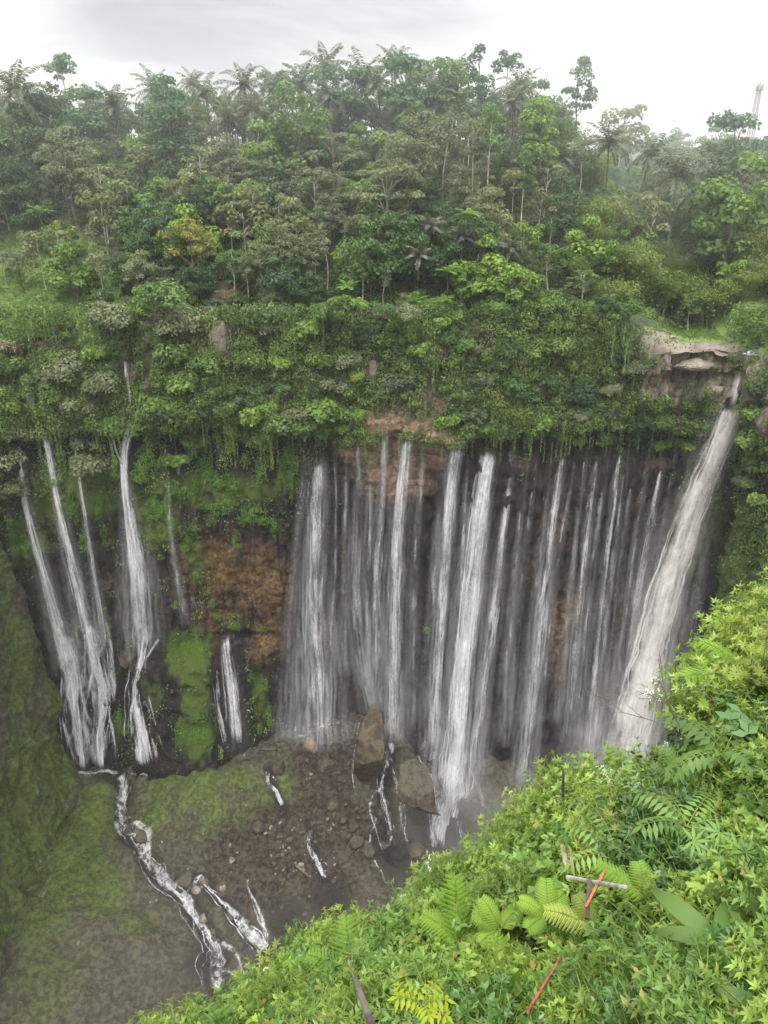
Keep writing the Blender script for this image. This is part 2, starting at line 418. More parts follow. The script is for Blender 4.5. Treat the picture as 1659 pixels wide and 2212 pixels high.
# ------------------------------------------------------------------ terrain: the hillside
def yw(x):
    return np.interp(x, [-150, -128, -108, -92, -78, -64, 70, 79, 84, 104, 140], [96, 118, 136, 148, 154, 155, 159, 156, 122, 108, 90])
def hill(x, y):
    x = np.asarray(x, float); y = np.asarray(y, float)
    dd = y - yw(x)
    a = np.interp(dd, [0, 8, 25, 60, 85, 130, 300, 900], [-50, -31, -21, -1, 5, 7, 4, 30])
    b = np.interp(dd, [0, 6, 24, 34, 60, 90, 160, 300, 900], [-38, -37, -35, -31, -24, -17, -11, -3, 20])
    g = np.interp(dd, [0, 8, 32, 60, 85, 130, 300, 900], [-50, -32, -23, -3, 4, 5, 2, 20])
    wr = smooth(48, 72, x); wl = smooth(-52, -70, x)
    z = a * (1 - wr) * (1 - wl) + b * wr + g * wl * (1 - wr)
    q = np.stack([x, y, 0 * x], -1)
    rough = smooth(4, 30, dd) * (1 - .7 * wr * smooth(30, 10, dd))
    return z + (2.2 * fbm(q * .045, 3, 71) + .5 * fbm(q * .2, 3, 75)) * rough
gx = np.r_[np.arange(-330, -130, 8), np.arange(-130, 130, 1.5), np.arange(130, 420, 8)]
gy = np.r_[np.arange(80, 260, 1.5), np.arange(260, 420, 5), np.arange(420, 1000, 20)]
HX, HY = np.meshgrid(gx, gy, indexing='ij')
HZ = hill(HX, HY)
HZ = HZ + smooth(54, 60, HX) * smooth(15, 8, HY - yw(HX)) * (1.1 * np.abs(fbm(np.stack([HX, HY, 0 * HX], -1) * .22, 4, 77)) - .1)
HV = np.stack([HX, HY, HZ], -1).reshape(-1, 3)
i0 = np.arange(len(gx) - 1)[:, None] * len(gy) + np.arange(len(gy) - 1)[None]
HF = np.stack([i0, i0 + len(gy), i0 + len(gy) + 1, i0 + 1], -1).reshape(-1, 4)
ddv = (HY - yw(HX)).reshape(-1)
HF = HF[((ddv[HF] > 4.0) | ((ddv[HF] > 2.4) & (HV[HF][..., 0] > 58) & (HV[HF][..., 0] < 77))).all(1)]
m, nt = newmat('forest_ground')
pos = geo_pos(nt)
n1 = noise(nt, pos, .25, 5); n2 = noise(nt, pos, 1.6, 5, .65)
c = mixc(nt, ramp(nt, n1, .4, .6), (.022, .035, .012), (.055, .075, .022))
gr = mixc(nt, n2, (.07, .12, .022), (.17, .25, .055))
c = mixc(nt, ramp(nt, math_(nt, 'MULTIPLY', attr(nt, 'grassy'), math_(nt, 'ADD', n1, .55)), .3, .75), c, gr)
c = mixc(nt, ramp(nt, math_(nt, 'MULTIPLY', attr(nt, 'rocky'), math_(nt, 'ADD', n1, .5)), .3, .55), c, mixc(nt, ramp(nt, math_(nt, 'ADD', math_(nt, 'MULTIPLY', n1, .7), math_(nt, 'MULTIPLY', n2, .3)), .36, .62), (.11, .088, .066), (.235, .200, .160)))
c = mixc(nt, ramp(nt, math_(nt, 'MULTIPLY', attr(nt, 'soil'), math_(nt, 'ADD', n2, .5)), .35, .7), c, (.15, .085, .05))
p = N(nt, 'ShaderNodeBsdfPrincipled'); p.inputs['Roughness'].default_value = .9; nt.links.new(c, p.inputs['Base Color'])
bp = N(nt, 'ShaderNodeBump'); bp.inputs['Strength'].default_value = .8; nt.links.new(n2, bp.inputs['Height']); nt.links.new(bp.outputs[0], p.inputs['Normal'])
o = N(nt, 'ShaderNodeOutputMaterial'); nt.links.new(p.outputs[0], o.inputs[0])
M['forest_ground'] = m
bvh_hill = BVHTree.FromPolygons([Vector(v) for v in HV.tolist()], HF.tolist())
def at_hill(px, py):
    h = bvh_hill.ray_cast(Vector((0, 0, 0)), ray(px, py).normalized())
    return h[0] if h[0] is not None else at_y(px, py, 200)
a_g = np.zeros(len(HV)); a_s = np.zeros(len(HV))
for px, py, r, w in ((60, 620, 17, 1), (20, 670, 16, 1), (130, 660, 15, 1), (110, 590, 13, 1), (20, 570, 15, 1), (170, 640, 12, 1), (200, 690, 8, .8), (1560, 722, 10, 1), (1480, 728, 8, .9), (1640, 722, 10, 1), (360, 640, 6, .6)):
    cpt = at_hill(px, py); a_g = np.maximum(a_g, w * np.exp(-((HV[:, 0] - cpt.x) ** 2 + (HV[:, 1] - cpt.y) ** 2) / r ** 2))
for px, py, r in ((432, 395, 4.5), (445, 430, 3), (490, 640, 4), (1060, 575, 3)):
    cpt = at_hill(px, py); a_s = np.maximum(a_s, np.exp(-((HV[:, 0] - cpt.x) ** 2 + (HV[:, 1] - cpt.y) ** 2) / r ** 2))
a_r = smooth(55, 60, HV[:, 0]) * smooth(13, 7, ddv + 3 * vnoise(HV * .2, 99))
obj('hillside', np_mesh('hillside', HV, HF, M['forest_ground'], {'grassy': ('POINT', a_g), 'soil': ('POINT', a_s), 'rocky': ('POINT', a_r)}, smoothed=True), kind='structure')

# ------------------------------------------------------------------ terrain: the gorge floor with the left spur
def zpt(px, py, z):
    d_ = ray(px, py); t = z / d_.z; return (d_.x * t, d_.y * t, z)
def ypt(px, py, Y):
    q_ = at_y(px, py, Y); return (q_.x, q_.y, q_.z)
fp = [zpt(*a) for a in [(150, 1668, -140.5), (230, 1668, -140.5), (310, 1645, -140), (420, 1622, -138), (520, 1615, -137), (620, 1595, -135), (700, 1572, -131.5), (760, 1552, -129), (860, 1600, -136),
      (930, 1690, -146), (1000, 1800, -151), (1150, 1760, -153), (1300, 1700, -153), (1450, 1640, -152), (265, 1700, -143), (262, 1780, -145.5), (330, 1900, -148.5), (400, 1960, -150), (440, 2060, -152), (460, 2150, -153), (560, 2010, -150.5), (600, 1900, -148),
      (700, 1800, -142), (690, 1700, -138.5), (850, 1830, -149), (850, 1950, -152), (640, 2080, -152.5), (1000, 1950, -153), (1200, 1950, -153), (1000, 2150, -153), (200, 1740, -140.8), (100, 1730, -139.5), (150, 1900, -141.5), (100, 2100, -144), (250, 2050, -147), (300, 2200, -151), (30, 2212, -145), (160, 1650, -140.5), (120, 1668, -140.5), (240, 1850, -143.5), (330, 2000, -148.5),
      (340, 1700, -138), (450, 1700, -135), (430, 1760, -136), (450, 1830, -142), (560, 1700, -137), (600, 1780, -142), (330, 1790, -142.5), (380, 2090, -150)]]
fp += [zpt(40, 1700, -140), zpt(0, 1900, -140), zpt(50, 1860, -140), zpt(0, 2050, -142), (-100, 140, -140), (-100, 110, -140), (-84, 150, -142), (-60, 160, -142), (0, 165, -135), (60, 165, -153), (120, 165, -153), (-110, 165, -140), (120, 60, -153), (60, 40, -160), (0, 40, -160), (-60, 40, -150), (-120, 40, -120), (-120, 90, -140), (120, 110, -153)]
fp = np.array(fp)
def rbf_fit(P, lam=.15):
    A = np.hypot(P[:, None, 0] - P[None, :, 0], P[:, None, 1] - P[None, :, 1]) - lam * np.eye(len(P)) * 8
    n = len(P); Q = np.c_[np.ones(n), P[:, :2] / 100]
    K = np.block([[A, Q], [Q.T, np.zeros((3, 3))]])
    sol = np.linalg.solve(K, np.r_[P[:, 2], 0, 0, 0]); return sol
fsol = rbf_fit(fp)
def floor_z(x, y):
    sh = np.shape(x); x = np.ravel(x); y = np.ravel(y)
    out = np.empty(len(x))
    for a in range(0, len(x), 20000):
        X = x[a:a + 20000]; Y = y[a:a + 20000]
        out[a:a + 20000] = np.hypot(X[:, None] - fp[None, :, 0], Y[:, None] - fp[None, :, 1]) @ fsol[:-3] + fsol[-3] + fsol[-2] * X / 100 + fsol[-1] * Y / 100
    q = np.stack([x, y, out * .6], -1)
    rub = np.exp(-((x + 4) / 22) ** 2 - ((y - 128) / 20) ** 2)
    out = out + 1.2 * fbm(q * .09, 4, 81) + .50 * fbm(q * .38, 5, 85, .6) + rub * (1.7 * np.abs(fbm(q * .30, 5, 91, .62)) - .3)
    for C_, wd_, dp_ in CARVE:
        k_ = np.where((x > C_[:, 0].min() - 6) & (x < C_[:, 0].max() + 6) & (y > C_[:, 1].min() - 6) & (y < C_[:, 1].max() + 6))[0]
        for a in range(0, len(k_), 20000):
            kk = k_[a:a + 20000]; dmin = np.hypot(x[kk][:, None] - C_[None, :, 0], y[kk][:, None] - C_[None, :, 1]).min(1)
            out[kk] -= dp_ * np.exp(-(dmin / wd_) ** 2) - .35 * dp_ * np.exp(-((dmin - 2.2 * wd_) / wd_) ** 2)
    return out.reshape(sh)
CARVE = []
fx = np.arange(-130, 110, .55); fy = np.arange(50, 166, .55)
FX, FY = np.meshgrid(fx, fy, indexing='ij')
FZ = floor_z(FX, FY)
FV = np.stack([FX, FY, FZ], -1).reshape(-1, 3)
i0 = np.arange(len(fx) - 1)[:, None] * len(fy) + np.arange(len(fy) - 1)[None]
FF = np.stack([i0, i0 + len(fy), i0 + len(fy) + 1, i0 + 1], -1).reshape(-1, 4)
_b = BVHTree.FromPolygons([Vector(v) for v in FV.tolist()], FF.tolist())
for pth, wd_, dp_ in [([(258, 1675), (268, 1705), (262, 1750), (272, 1800), (300, 1820), (318, 1860), (345, 1890), (385, 1925), (405, 1950), (425, 1985), (452, 2020), (472, 2060), (468, 2105), (476, 2150)], 1.7, 1.5), ([(432, 1895), (470, 1940), (500, 1970), (525, 2000), (552, 2030), (580, 2060)], 1.5, 1.0), ([(848, 1605), (830, 1690), (840, 1760), (850, 1840)], 1.8, 1.6), ([(672, 1790), (685, 1865), (708, 1905)], 1.2, .8), ([(582, 1660), (598, 1715), (615, 1750)], 1.2, .8),
                      ([(300, 1740), (380, 1830), (480, 1800), (560, 1760)], 1.6, -.9), ([(20, 1960), (80, 1880), (130, 1760), (150, 1700)], 2.4, 1.4), ([(60, 2050), (160, 1990), (260, 1990), (330, 2050)], 2.5, -1.0), ([(560, 1830), (620, 1780), (680, 1760)], 1.6, -1.2), ([(640, 1650), (700, 1700), (740, 1760)], 1.8, -1.3)]:
    hs = [_b.ray_cast(Vector((0, 0, 0)), ray(*q_).normalized())[0] for q_ in pth]
    hs = np.array([(h_.x, h_.y) for h_ in hs if h_ is not None])
    if len(hs) > 1: CARVE.append((catmull(hs, 10), wd_, dp_))
FZ = floor_z(FX, FY)
FV = np.stack([FX, FY, FZ], -1).reshape(-1, 3)
i0 = np.arange(len(fx) - 1)[:, None] * len(fy) + np.arange(len(fy) - 1)[None]
FF = np.stack([i0, i0 + len(fy), i0 + len(fy) + 1, i0 + 1], -1).reshape(-1, 4)
bvh_floor = BVHTree.FromPolygons([Vector(v) for v in FV.tolist()], FF.tolist())
# the mossy spur: a steep leaning flank that comes forward from the wall at left
sp_y = np.arange(60, 150.5, .45); sp_z = np.arange(-146, -44, .45)
SY, SZ = np.meshgrid(sp_y, sp_z, indexing='ij')
lean_x = np.interp(SZ, [-146, -139, -131, -120, -105, -80, -60, -44], [-79.5, -80.2, -81.2, -82.2, -84.3, -86.6, -89.5, -93])
base_x = np.interp(SY, [60, 80, 100, 120, 138, 146, 150.5], [7, 3.5, .8, .3, 0, -.3, -2.2])
qq = np.stack([SY, SZ, 0 * SY], -1)
bump = 1.7 * fbm(qq * np.array([.10, .045, 0]), 4, 301, .55) + .9 * fbm(qq * np.array([.30, .22, 0]), 4, 305, .6)
toe_ = 3.2 * smooth(-128, -143, SZ)
SX_ = lean_x + base_x + bump + toe_
PV = np.stack([SX_, SY + .8 * fbm(qq * .2, 3, 311) * smooth(140, 150, SY) , SZ], -1).reshape(-1, 3)
i0 = np.arange(len(sp_y) - 1)[:, None] * len(sp_z) + np.arange(len(sp_z) - 1)[None]
PF = np.stack([i0, i0 + 1, i0 + len(sp_z) + 1, i0 + len(sp_z)], -1).reshape(-1, 4)
# back of the spur, turning towards the wall
e = PV.reshape(len(sp_y), len(sp_z), 3)[-1]
EV = np.concatenate([e, e + np.array([-3.0, 2.0, 0]), e + np.array([-9.0, 3.5, 0])]); nz_ = len(sp_z); j0 = np.arange(nz_ - 1)
EF = np.concatenate([np.stack([j0 + k * nz_, j0 + 1 + k * nz_, j0 + 1 + (k + 1) * nz_, j0 + (k + 1) * nz_], -1) for k in (0, 1)])
SPV = np.concatenate([PV, EV]); SPF = np.concatenate([PF, EF + len(PV)])
bvh_spur = BVHTree.FromPolygons([Vector(v) for v in SPV.tolist()], SPF.tolist())
def at_floor(px, py, off=0.0):
    dr = ray(px, py).normalized()
    h = bvh_floor.ray_cast(Vector((0, 0, 0)), dr)
    w = bvh_wall.ray_cast(Vector((0, 0, 0)), dr)
    if h[0] is None or (w[0] is not None and w[3] < h[3]): h = w
    if h[0] is None: return Vector(zpt(px, py, -150))
    return h[0] - dr * off
def fblob(spots):
    out = np.zeros(len(FV))
    for px, py, r, w in spots:
        cpt = at_floor(px, py); out = np.maximum(out, w * np.exp(-((FV[:, 0] - cpt.x) ** 2 + (FV[:, 1] - cpt.y) ** 2) / r ** 2))
    return out
sp_n = fbm(SPV * .12, 3, 321)
sp_moss = np.clip(.55 + .5 * sp_n + .35 * smooth(-110, -138, SPV[:, 2]), 0, 1)
a_m = fblob([(150, 1780, 13, 1), (60, 1760, 12, 1), (200, 1720, 7, 1), (150, 1880, 12, .9), (100, 1960, 10, .8), (220, 1940, 8, .8), (430, 1690, 10, .8), (350, 1690, 6, .8), (520, 1680, 7, .7), (620, 1690, 5, .8), (640, 1640, 4, .7),
             (30, 1650, 14, .7), (50, 1500, 16, .65), (560, 1790, 5, .9), (480, 1780, 6, .8), (580, 1740, 5, .8), (520, 1840, 4, .6), (20, 1300, 14, .45), (330, 1760, 5, .7), (100, 2100, 12, .55), (300, 1990, 6, .6)])
a_w = fblob([(960, 1800, 10, 1), (850, 1850, 9, .8), (450, 2080, 7, .8), (420, 1960, 4, .6), (620, 1990, 7, .7), (600, 2080, 8, .7), (720, 1960, 8, .7), (760, 1640, 6, .4), (230, 1670, 5, .8)])
for C_, wd_, dp_ in CARVE[:5]:
    for c_ in C_[::3]: a_w = np.maximum(a_w, .9 * np.exp(-((FV[:, 0] - c_[0]) ** 2 + (FV[:, 1] - c_[1]) ** 2) / (wd_ * 1.5) ** 2))
a_d = fblob([(700, 1650, 10, 1), (600, 1820, 10, 1), (690, 1780, 9, 1), (500, 1860, 8, .9), (560, 1920, 8, .9), (780, 1800, 8, 1), (700, 1900, 9, .8), (740, 1570, 6, 1), (500, 1760, 4, .5)])
m, nt = newmat('gorge_floor')
pos = geo_pos(nt)
n1 = noise(nt, pos, .16, 5, .6); n2 = noise(nt, pos, .9, 6, .66); n3 = noise(nt, pos, 4.0, 4, .7)
c = mixc(nt, ramp(nt, n2, .38, .64), (.040, .036, .024), (.092, .082, .056))
c = mixc(nt, ramp(nt, math_(nt, 'ADD', math_(nt, 'MULTIPLY', attr(nt, 'mossy'), .75), math_(nt, 'ADD', math_(nt, 'MULTIPLY', n1, .55), math_(nt, 'MULTIPLY', n2, .3))), .55, 1.05), c,
         mixc(nt, ramp(nt, math_(nt, 'ADD', n2, math_(nt, 'MULTIPLY', n3, .5)), .55, .95), (.036, .054, .012), (.112, .150, .032)))
dc = mixc(nt, ramp(nt, n2, .36, .64), (.016, .012, .009), (.066, .050, .036))
dc = mixc(nt, ramp(nt, n3, .60, .74), dc, (.20, .16, .125))
c = mixc(nt, ramp(nt, math_(nt, 'MULTIPLY', attr(nt, 'debris'), math_(nt, 'ADD', n1, .6)), .35, .75), c, dc)
c = mixc(nt, ramp(nt, math_(nt, 'MULTIPLY', attr(nt, 'wet'), math_(nt, 'ADD', n2, .5)), .25, .8), c, (.022, .019, .017))
p = N(nt, 'ShaderNodeBsdfPrincipled'); p.inputs['Roughness'].default_value = .75; p.inputs['Specular IOR Level'].default_value = .25; nt.links.new(c, p.inputs['Base Color'])
bp = N(nt, 'ShaderNodeBump'); bp.inputs['Strength'].default_value = .9; bp.inputs['Distance'].default_value = .7
nt.links.new(math_(nt, 'ADD', math_(nt, 'MULTIPLY', n2, 1.2), math_(nt, 'MULTIPLY', n3, .35)), bp.inputs['Height']); nt.links.new(bp.outputs[0], p.inputs['Normal'])
o = N(nt, 'ShaderNodeOutputMaterial'); nt.links.new(p.outputs[0], o.inputs[0])
M['floor'] = m
obj('mossy_slope', np_mesh('mossy_slope', SPV, SPF, M['floor'], {'mossy': ('POINT', sp_moss), 'wet': ('POINT', 0 * sp_moss), 'debris': ('POINT', 0 * sp_moss)}, smoothed=True), kind='structure')
obj('gorge_floor', np_mesh('gorge_floor', FV, FF, M['floor'], {'mossy': ('POINT', a_m), 'wet': ('POINT', a_w), 'debris': ('POINT', a_d)}, smoothed=True), kind='structure')

# ------------------------------------------------------------------ terrain: the near slope
def near_plane(x, y):
    return -4.6 + .886 * x - .961 * y + .05 * np.clip(x - 3, 0, None) ** 1.5
EDGE = []
for px, py in [(-500, 2330), (-200, 2310), (60, 2290), (300, 2330), (470, 2260), (540, 2215), (620, 2130), (700, 2085), (800, 2070), (880, 2050), (950, 2010), (1030, 1965), (1070, 1890), (1100, 1800), (1180, 1840), (1290, 1830), (1350, 1770), (1440, 1730), (1490, 1670), (1530, 1560), (1570, 1450), (1640, 1385)]:
    d_ = ray(px, py); t = 2.0
    while t < 27 and d_.z * t > near_plane(d_.x * t, d_.y * t): t += .05
    EDGE.append((d_.x * t, d_.y * t))
EDGE.sort(); EDGE.append((30.0, EDGE[-1][1] + 6))
for _ in range(2):
    ys_ = [e_[1] for e_ in EDGE]
    EDGE = [EDGE[0]] + [(EDGE[i_][0], sorted(ys_[i_ - 1:i_ + 2])[1]) for i_ in range(1, len(EDGE) - 1)] + [EDGE[-1]]
EDGE_X = [e_[0] for e_ in EDGE]; EDGE_Y = [e_[1] for e_ in EDGE]
print('edge', [(round(a_, 1), round(b_, 1)) for a_, b_ in EDGE])
def near_z(x, y):
    x = np.asarray(x, float); y = np.asarray(y, float)
    z = near_plane(x, y)
    q = np.stack([x, y, 0 * x], -1)
    z = z + .95 * fbm(q * .45, 3, 101)
    e = y - np.interp(x, EDGE_X, EDGE_Y)
    return z - np.clip(e, 0, None) * 3.2
nx = np.arange(-14, 30, .25); ny = np.arange(-6, 34, .25)
NX, NY = np.meshgrid(nx, ny, indexing='ij')
NZ = np.minimum(near_z(NX, NY), -2.2)
NV = np.stack([NX, NY, NZ], -1).reshape(-1, 3)
i0 = np.arange(len(nx) - 1)[:, None] * len(ny) + np.arange(len(ny) - 1)[None]
NF = np.stack([i0, i0 + len(ny), i0 + len(ny) + 1, i0 + 1], -1).reshape(-1, 4)
NF = NF[(NV[NF][:, :, 2] > -70).all(1)]
bvh_near = BVHTree.FromPolygons([Vector(v) for v in NV.tolist()], NF.tolist())
M['near_soil'] = rock_mat('near_soil', (.03, .045, .012), (.05, .075, .018), (.05, .04, .022), 1.2, .9, .5)
obj('near_slope', np_mesh('near_slope', NV, NF, M['near_soil'], smoothed=True), kind='structure')
def at_near(px, py):
    h = bvh_near.ray_cast(Vector((0, 0, 0)), ray(px, py).normalized())
    return h[0]

exec_parts = []
# ------------------------------------------------------------------ plant prototypes (part meshes shared by the copies)
def lobe_leaves(mb, c, r, n, size, r_=rng, flat=.8, up=.55, tint=None):
    u = rdir(n, r_); u[:, 2] = np.abs(u[:, 2]) * 1.0 - .35 * (r_.random(n) < .5)
    u /= np.linalg.norm(u, axis=1)[:, None]
    rad = r * (.62 + .42 * r_.random(n) ** .5)
    P = c + u * rad[:, None] * np.array([1, 1, flat])
    Nn = u + np.array([0, 0, up * .6]) + r_.normal(size=(n, 3)) * .38
    D = np.cross(Nn, rdir(n, r_)) + u * .4 + np.array([0, 0, -.3])
    t0 = r_.random() if tint is None else tint
    t = np.clip(.55 * t0 + .45 * r_.random(n) + .12 * u[:, 2], 0, 1)
    L = size * (.7 + .6 * r_.random(n))
    mb.quads(P, D, Nn, L, L * (.55 + .3 * r_.random(n)), t)

def make_broad(name, h, rx, base, lobes, lr, n, size, mat, bark, seed, shape='round', pole=False, lean=0.0):
    r = np.random.default_rng(seed)
    mb = MB(); tr = MB()
    top = h; cz = (base + top) / 2; hz = (top - base) / 2
    cs = []
    for k in range(lobes):
        for _ in range(30):
            v = r.uniform(-1, 1, 3)
            if np.dot(v, v) < 1 and (np.dot(v, v) > .25 or k % 4 == 0): break
        zz = v[2]
        if shape == 'cone': wfac = np.clip(1.0 - .55 * (zz + 1) / 2, .2, 1) * (1 if zz > -.8 else .8)
        elif shape == 'dome': zz = abs(zz) ** .8 * 1.6 - .7; wfac = 1.0
        elif shape == 'tiers': zz = np.round(zz * 2) / 2 + r.normal() * .06; wfac = 1.1
        else: wfac = 1.0
        c = np.array([v[0] * rx * wfac, v[1] * rx * wfac, cz + zz * hz])
        c[0] += lean * (c[2] / h) ** 2
        cs.append(c)
        lobe_leaves(mb, c, lr * (.7 + .6 * r.random()), n, size, r, flat=.45 if shape == 'tiers' else .75)
    tt = np.linspace(0, 1, 8)
    wob = r.normal(size=2) * .03 * h
    path = np.stack([wob[0] * np.sin(tt * 3) + lean * tt ** 2, wob[1] * np.sin(tt * 2.4), tt * (cz + hz * .5) - .6 * (tt == 0)], 1)
    rb = .020 * h if not pole else .011 * h
    tr.tube(path, rb * (1 - .7 * tt), 6, .5)
    for c in cs[: max(5, lobes * 2 // 3)]:
        zst = np.clip(c[2] - (.25 + .25 * r.random()) * hz - .3 * abs(c[0]), base * .75, cz + hz * .45)
        k = np.clip(zst / (cz + hz * .5), 0, 1)
        s = np.array([np.interp(k, tt, path[:, 0]), np.interp(k, tt, path[:, 1]), zst])
        mid = (s + c) / 2 + np.array([0, 0, .06 * h * r.random()])
        tr.tube([s, mid, c], [rb * .38, rb * .25, rb * .1], 4, .5)
    return dict(h=h, parts=[('crown', mb.mesh(name + '_crown', mat)), ('trunk', tr.mesh(name + '_trunk', bark, True))])

def frond(mb, base, az, elev, L, droop, npair, lw, ll, t, r, tipdry=False, hang=.35, st=None, w0=.02):
    """one feather leaf: rachis curve plus leaflet pairs"""
    k = np.linspace(0, 1, npair + 2)
    ang = elev - droop * k ** 1.4
    ds = L / (npair + 1)
    hx = np.r_[0, np.cumsum(np.cos(ang[:-1]) * ds)]; hz = np.r_[0, np.cumsum(np.sin(ang[:-1]) * ds)]
    dirh = np.array([math.cos(az), math.sin(az), 0]); side = np.array([-math.sin(az), math.cos(az), 0])
    P = base + hx[:, None] * dirh + hz[:, None] * np.array([0, 0, 1.])
    T = np.cos(ang)[:, None] * dirh + np.sin(ang)[:, None] * np.array([0, 0, 1.])
    Up = np.cross(side * -1, T); Up = -Up * np.sign(Up[:, 2:3] + 1e-6) * -1
    i = np.arange(1, npair + 1)
    prof = np.sin(PI * (k[i] * .82 + .14)) ** .6
    for s in (-1, 1):
        D = s * side * 1.0 + T[i] * .45 + np.array([0, 0, -hang]) * (1 + .4 * r.normal(size=(len(i), 1)))
        Lf = ll * prof * (.9 + .2 * r.random(len(i)))
        mb.quads(P[i] + D / np.linalg.norm(D, axis=1)[:, None] * Lf[:, None] * .5, D, Up[i], Lf, lw * (.8 + .4 * r.random(len(i))), np.clip(t + .15 * r.normal(size=len(i)), 0, 1))
    (st or mb).tube(P[:: max(1, npair // 6)], w0 * (1 - .7 * k[:: max(1, npair // 6)]), 4, min(1, t + .2))

def make_palm(name, h, nf, fl, mat, seed, lean=.6, lw=.22, ll=1.1, bark='bark', hang=.6):
    r = np.random.default_rng(seed); mb = MB(); tr = MB()
    tt = np.linspace(0, 1, 9)
    path = np.stack([lean * tt ** 1.7, .3 * lean * np.sin(tt * 2), tt * h - .5 * (tt == 0)], 1)
    tr.tube(path, .17 * (1.35 - .5 * tt), 7, .5)
    topp = path[-1]
    for k in range(nf):
        q = (k + .5) / nf
        elev = math.radians(82 - 105 * q + r.normal() * 6)
        frond(mb, topp + np.array([0, 0, .1]), k * 2.399 + r.normal() * .15, elev, fl * (.85 + .25 * r.random()), math.radians(60 + 30 * r.random()), 20, lw, ll, .75 - .45 * q + .1 * r.normal(), r, hang=hang, w0=.05)
    nut = MB()
    for k in range(9):
        a = k * 2.4; c = topp + np.array([.3 * math.cos(a), .3 * math.sin(a), -.35 - .2 * (k % 3)])
        nut.tube([c - [0, 0, .16], c - [0, 0, .08], c + [0, 0, .08], c + [0, 0, .16]], [.05, .13, .13, .05], 6, .5)
    return dict(h=h + fl * .75, parts=[('crown', mb.mesh(name + '_crown', mat)), ('trunk', tr.mesh(name + '_trunk', M[bark], True)), ('fruit_bunch', nut.mesh(name + '_fruit', M['olive']))])

def make_treefern(name, h, nf, fl, mat, seed, pairs=16, lw=.26, ll=.75):
    r = np.random.default_rng(seed); mb = MB(); tr = MB()
    tr.tube([(0, 0, -.5), (.05, 0, h * .5), (.0, .05, h)], [.12, .10, .08], 6)
    for k in range(nf):
        frond(mb, np.array([0, .05, h]), k * 2 * PI / nf + r.normal() * .12, math.radians(32 + 12 * r.normal()), fl * (.85 + .3 * r.random()), math.radians(55), pairs, lw, ll, .6 + .2 * r.normal(), r, hang=.15, w0=.03)
    return dict(h=h + .3, parts=[('crown', mb.mesh(name + '_crown', mat)), ('trunk', tr.mesh(name + '_trunk', M['bark_dark'], True))])

def make_bamboo(name, h, culms, seed):
    r = np.random.default_rng(seed); mb = MB(); tr = MB()
    for k in range(culms):
        a = r.random() * 2 * PI; hh = h * (.7 + .35 * r.random()); out = hh * (.18 + .28 * r.random())
        b = np.array([r.normal() * .7, r.normal() * .7, -.3])
        tt = np.linspace(0, 1, 9)
        path = b + np.stack([np.cos(a) * out * tt ** 2.2, np.sin(a) * out * tt ** 2.2, hh * (tt - .22 * tt ** 4)], 1)
        tr.tube(path, .055 * (1 - .75 * tt), 4, .5)
        n = 110
        q = .30 + .72 * r.random(n) ** .8; q = np.clip(q, 0, 1)
        P = np.stack([np.interp(q, tt, path[:, i]) for i in range(3)], 1) + r.normal(size=(n, 3)) * np.array([.75, .75, .5]) * (hh / 9)
        D = np.stack([np.cos(a) + r.normal(size=n) * .9, np.sin(a) + r.normal(size=n) * .9, -.55 + .4 * r.normal(size=n)], 1)
        Nn = np.array([0, 0, 1.]) + r.normal(size=(n, 3)) * .5
        L = .55 * (.7 + .7 * r.random(n))
        mb.quads(P, D, Nn, L, L * .36, np.clip(.3 + .5 * r.random() + .25 * r.normal(size=n), 0, 1))
    return dict(h=h * .9, parts=[('crown', mb.mesh(name + '_crown', M['bamboo'])), ('cane', tr.mesh(name + '_cane', M['cane'], True))])

def make_bush(name, rad, lobes, n, size, mat, seed, hgt=.8):
    r = np.random.default_rng(seed); mb = MB(); tr = MB()
    for k in range(lobes):
        a = r.random() * 2 * PI; q = r.random() ** .5 * rad * .75
        c = np.array([q * math.cos(a), q * math.sin(a), rad * hgt * (.35 + .75 * r.random()) * (1 - .4 * (q / rad) ** 2)])
        lobe_leaves(mb, c, rad * .40 * (.7 + .6 * r.random()), int(n * 1.5), size * .8, r, flat=.95)
        tr.tube([(0, 0, -.4), c * .5 + [0, 0, .1], c], [.05, .04, .015], 4)
    return dict(h=rad * hgt * 1.5, parts=[('foliage', mb.mesh(name + '_foliage', mat)), ('stem', tr.mesh(name + '_stem', M['bark'], True))])

PR = {}
PR['round'] = [make_broad('broadleaf_a', 15, 4.6, 4.5, 26, 1.7, 85, .62, M['broad'], M['bark'], 1), make_broad('broadleaf_b', 13, 4.0, 4, 22, 1.6, 85, .6, M['broad_blue'], M['bark'], 2),
               make_broad('broadleaf_c', 16, 4.2, 6, 24, 1.5, 85, .62, M['broad'], M['bark_pale'], 3, 'dome')]
PR['tall'] = [make_broad('tall_a', 22, 4.8, 3.5, 44, 1.7, 85, .6, M['broad_blue'], M['bark'], 4, 'cone'), make_broad('tall_b', 19, 3.8, 5, 34, 1.5, 85, .58, M['bright'], M['bark'], 5, 'cone')]
PR['pole'] = [make_broad('pole_a', 20, 2.3, 11.5, 13, 1.3, 80, .55, M['broad'], M['bark_pale'], 6, pole=True), make_broad('pole_b', 21, 2.0, 13, 11, 1.2, 70, .52, M['grey'], M['bark_pale'], 7, pole=True, lean=1.2)]
PR['emergent'] = [make_broad('emergent_a', 24, 2.9, 13, 14, 1.5, 95, .6, M['broad_blue'], M['bark'], 8, pole=True, lean=1.5), make_broad('emergent_b', 22, 3.2, 15, 12, 1.5, 95, .58, M['broad_blue'], M['bark_pale'], 9, 'dome', pole=True)]
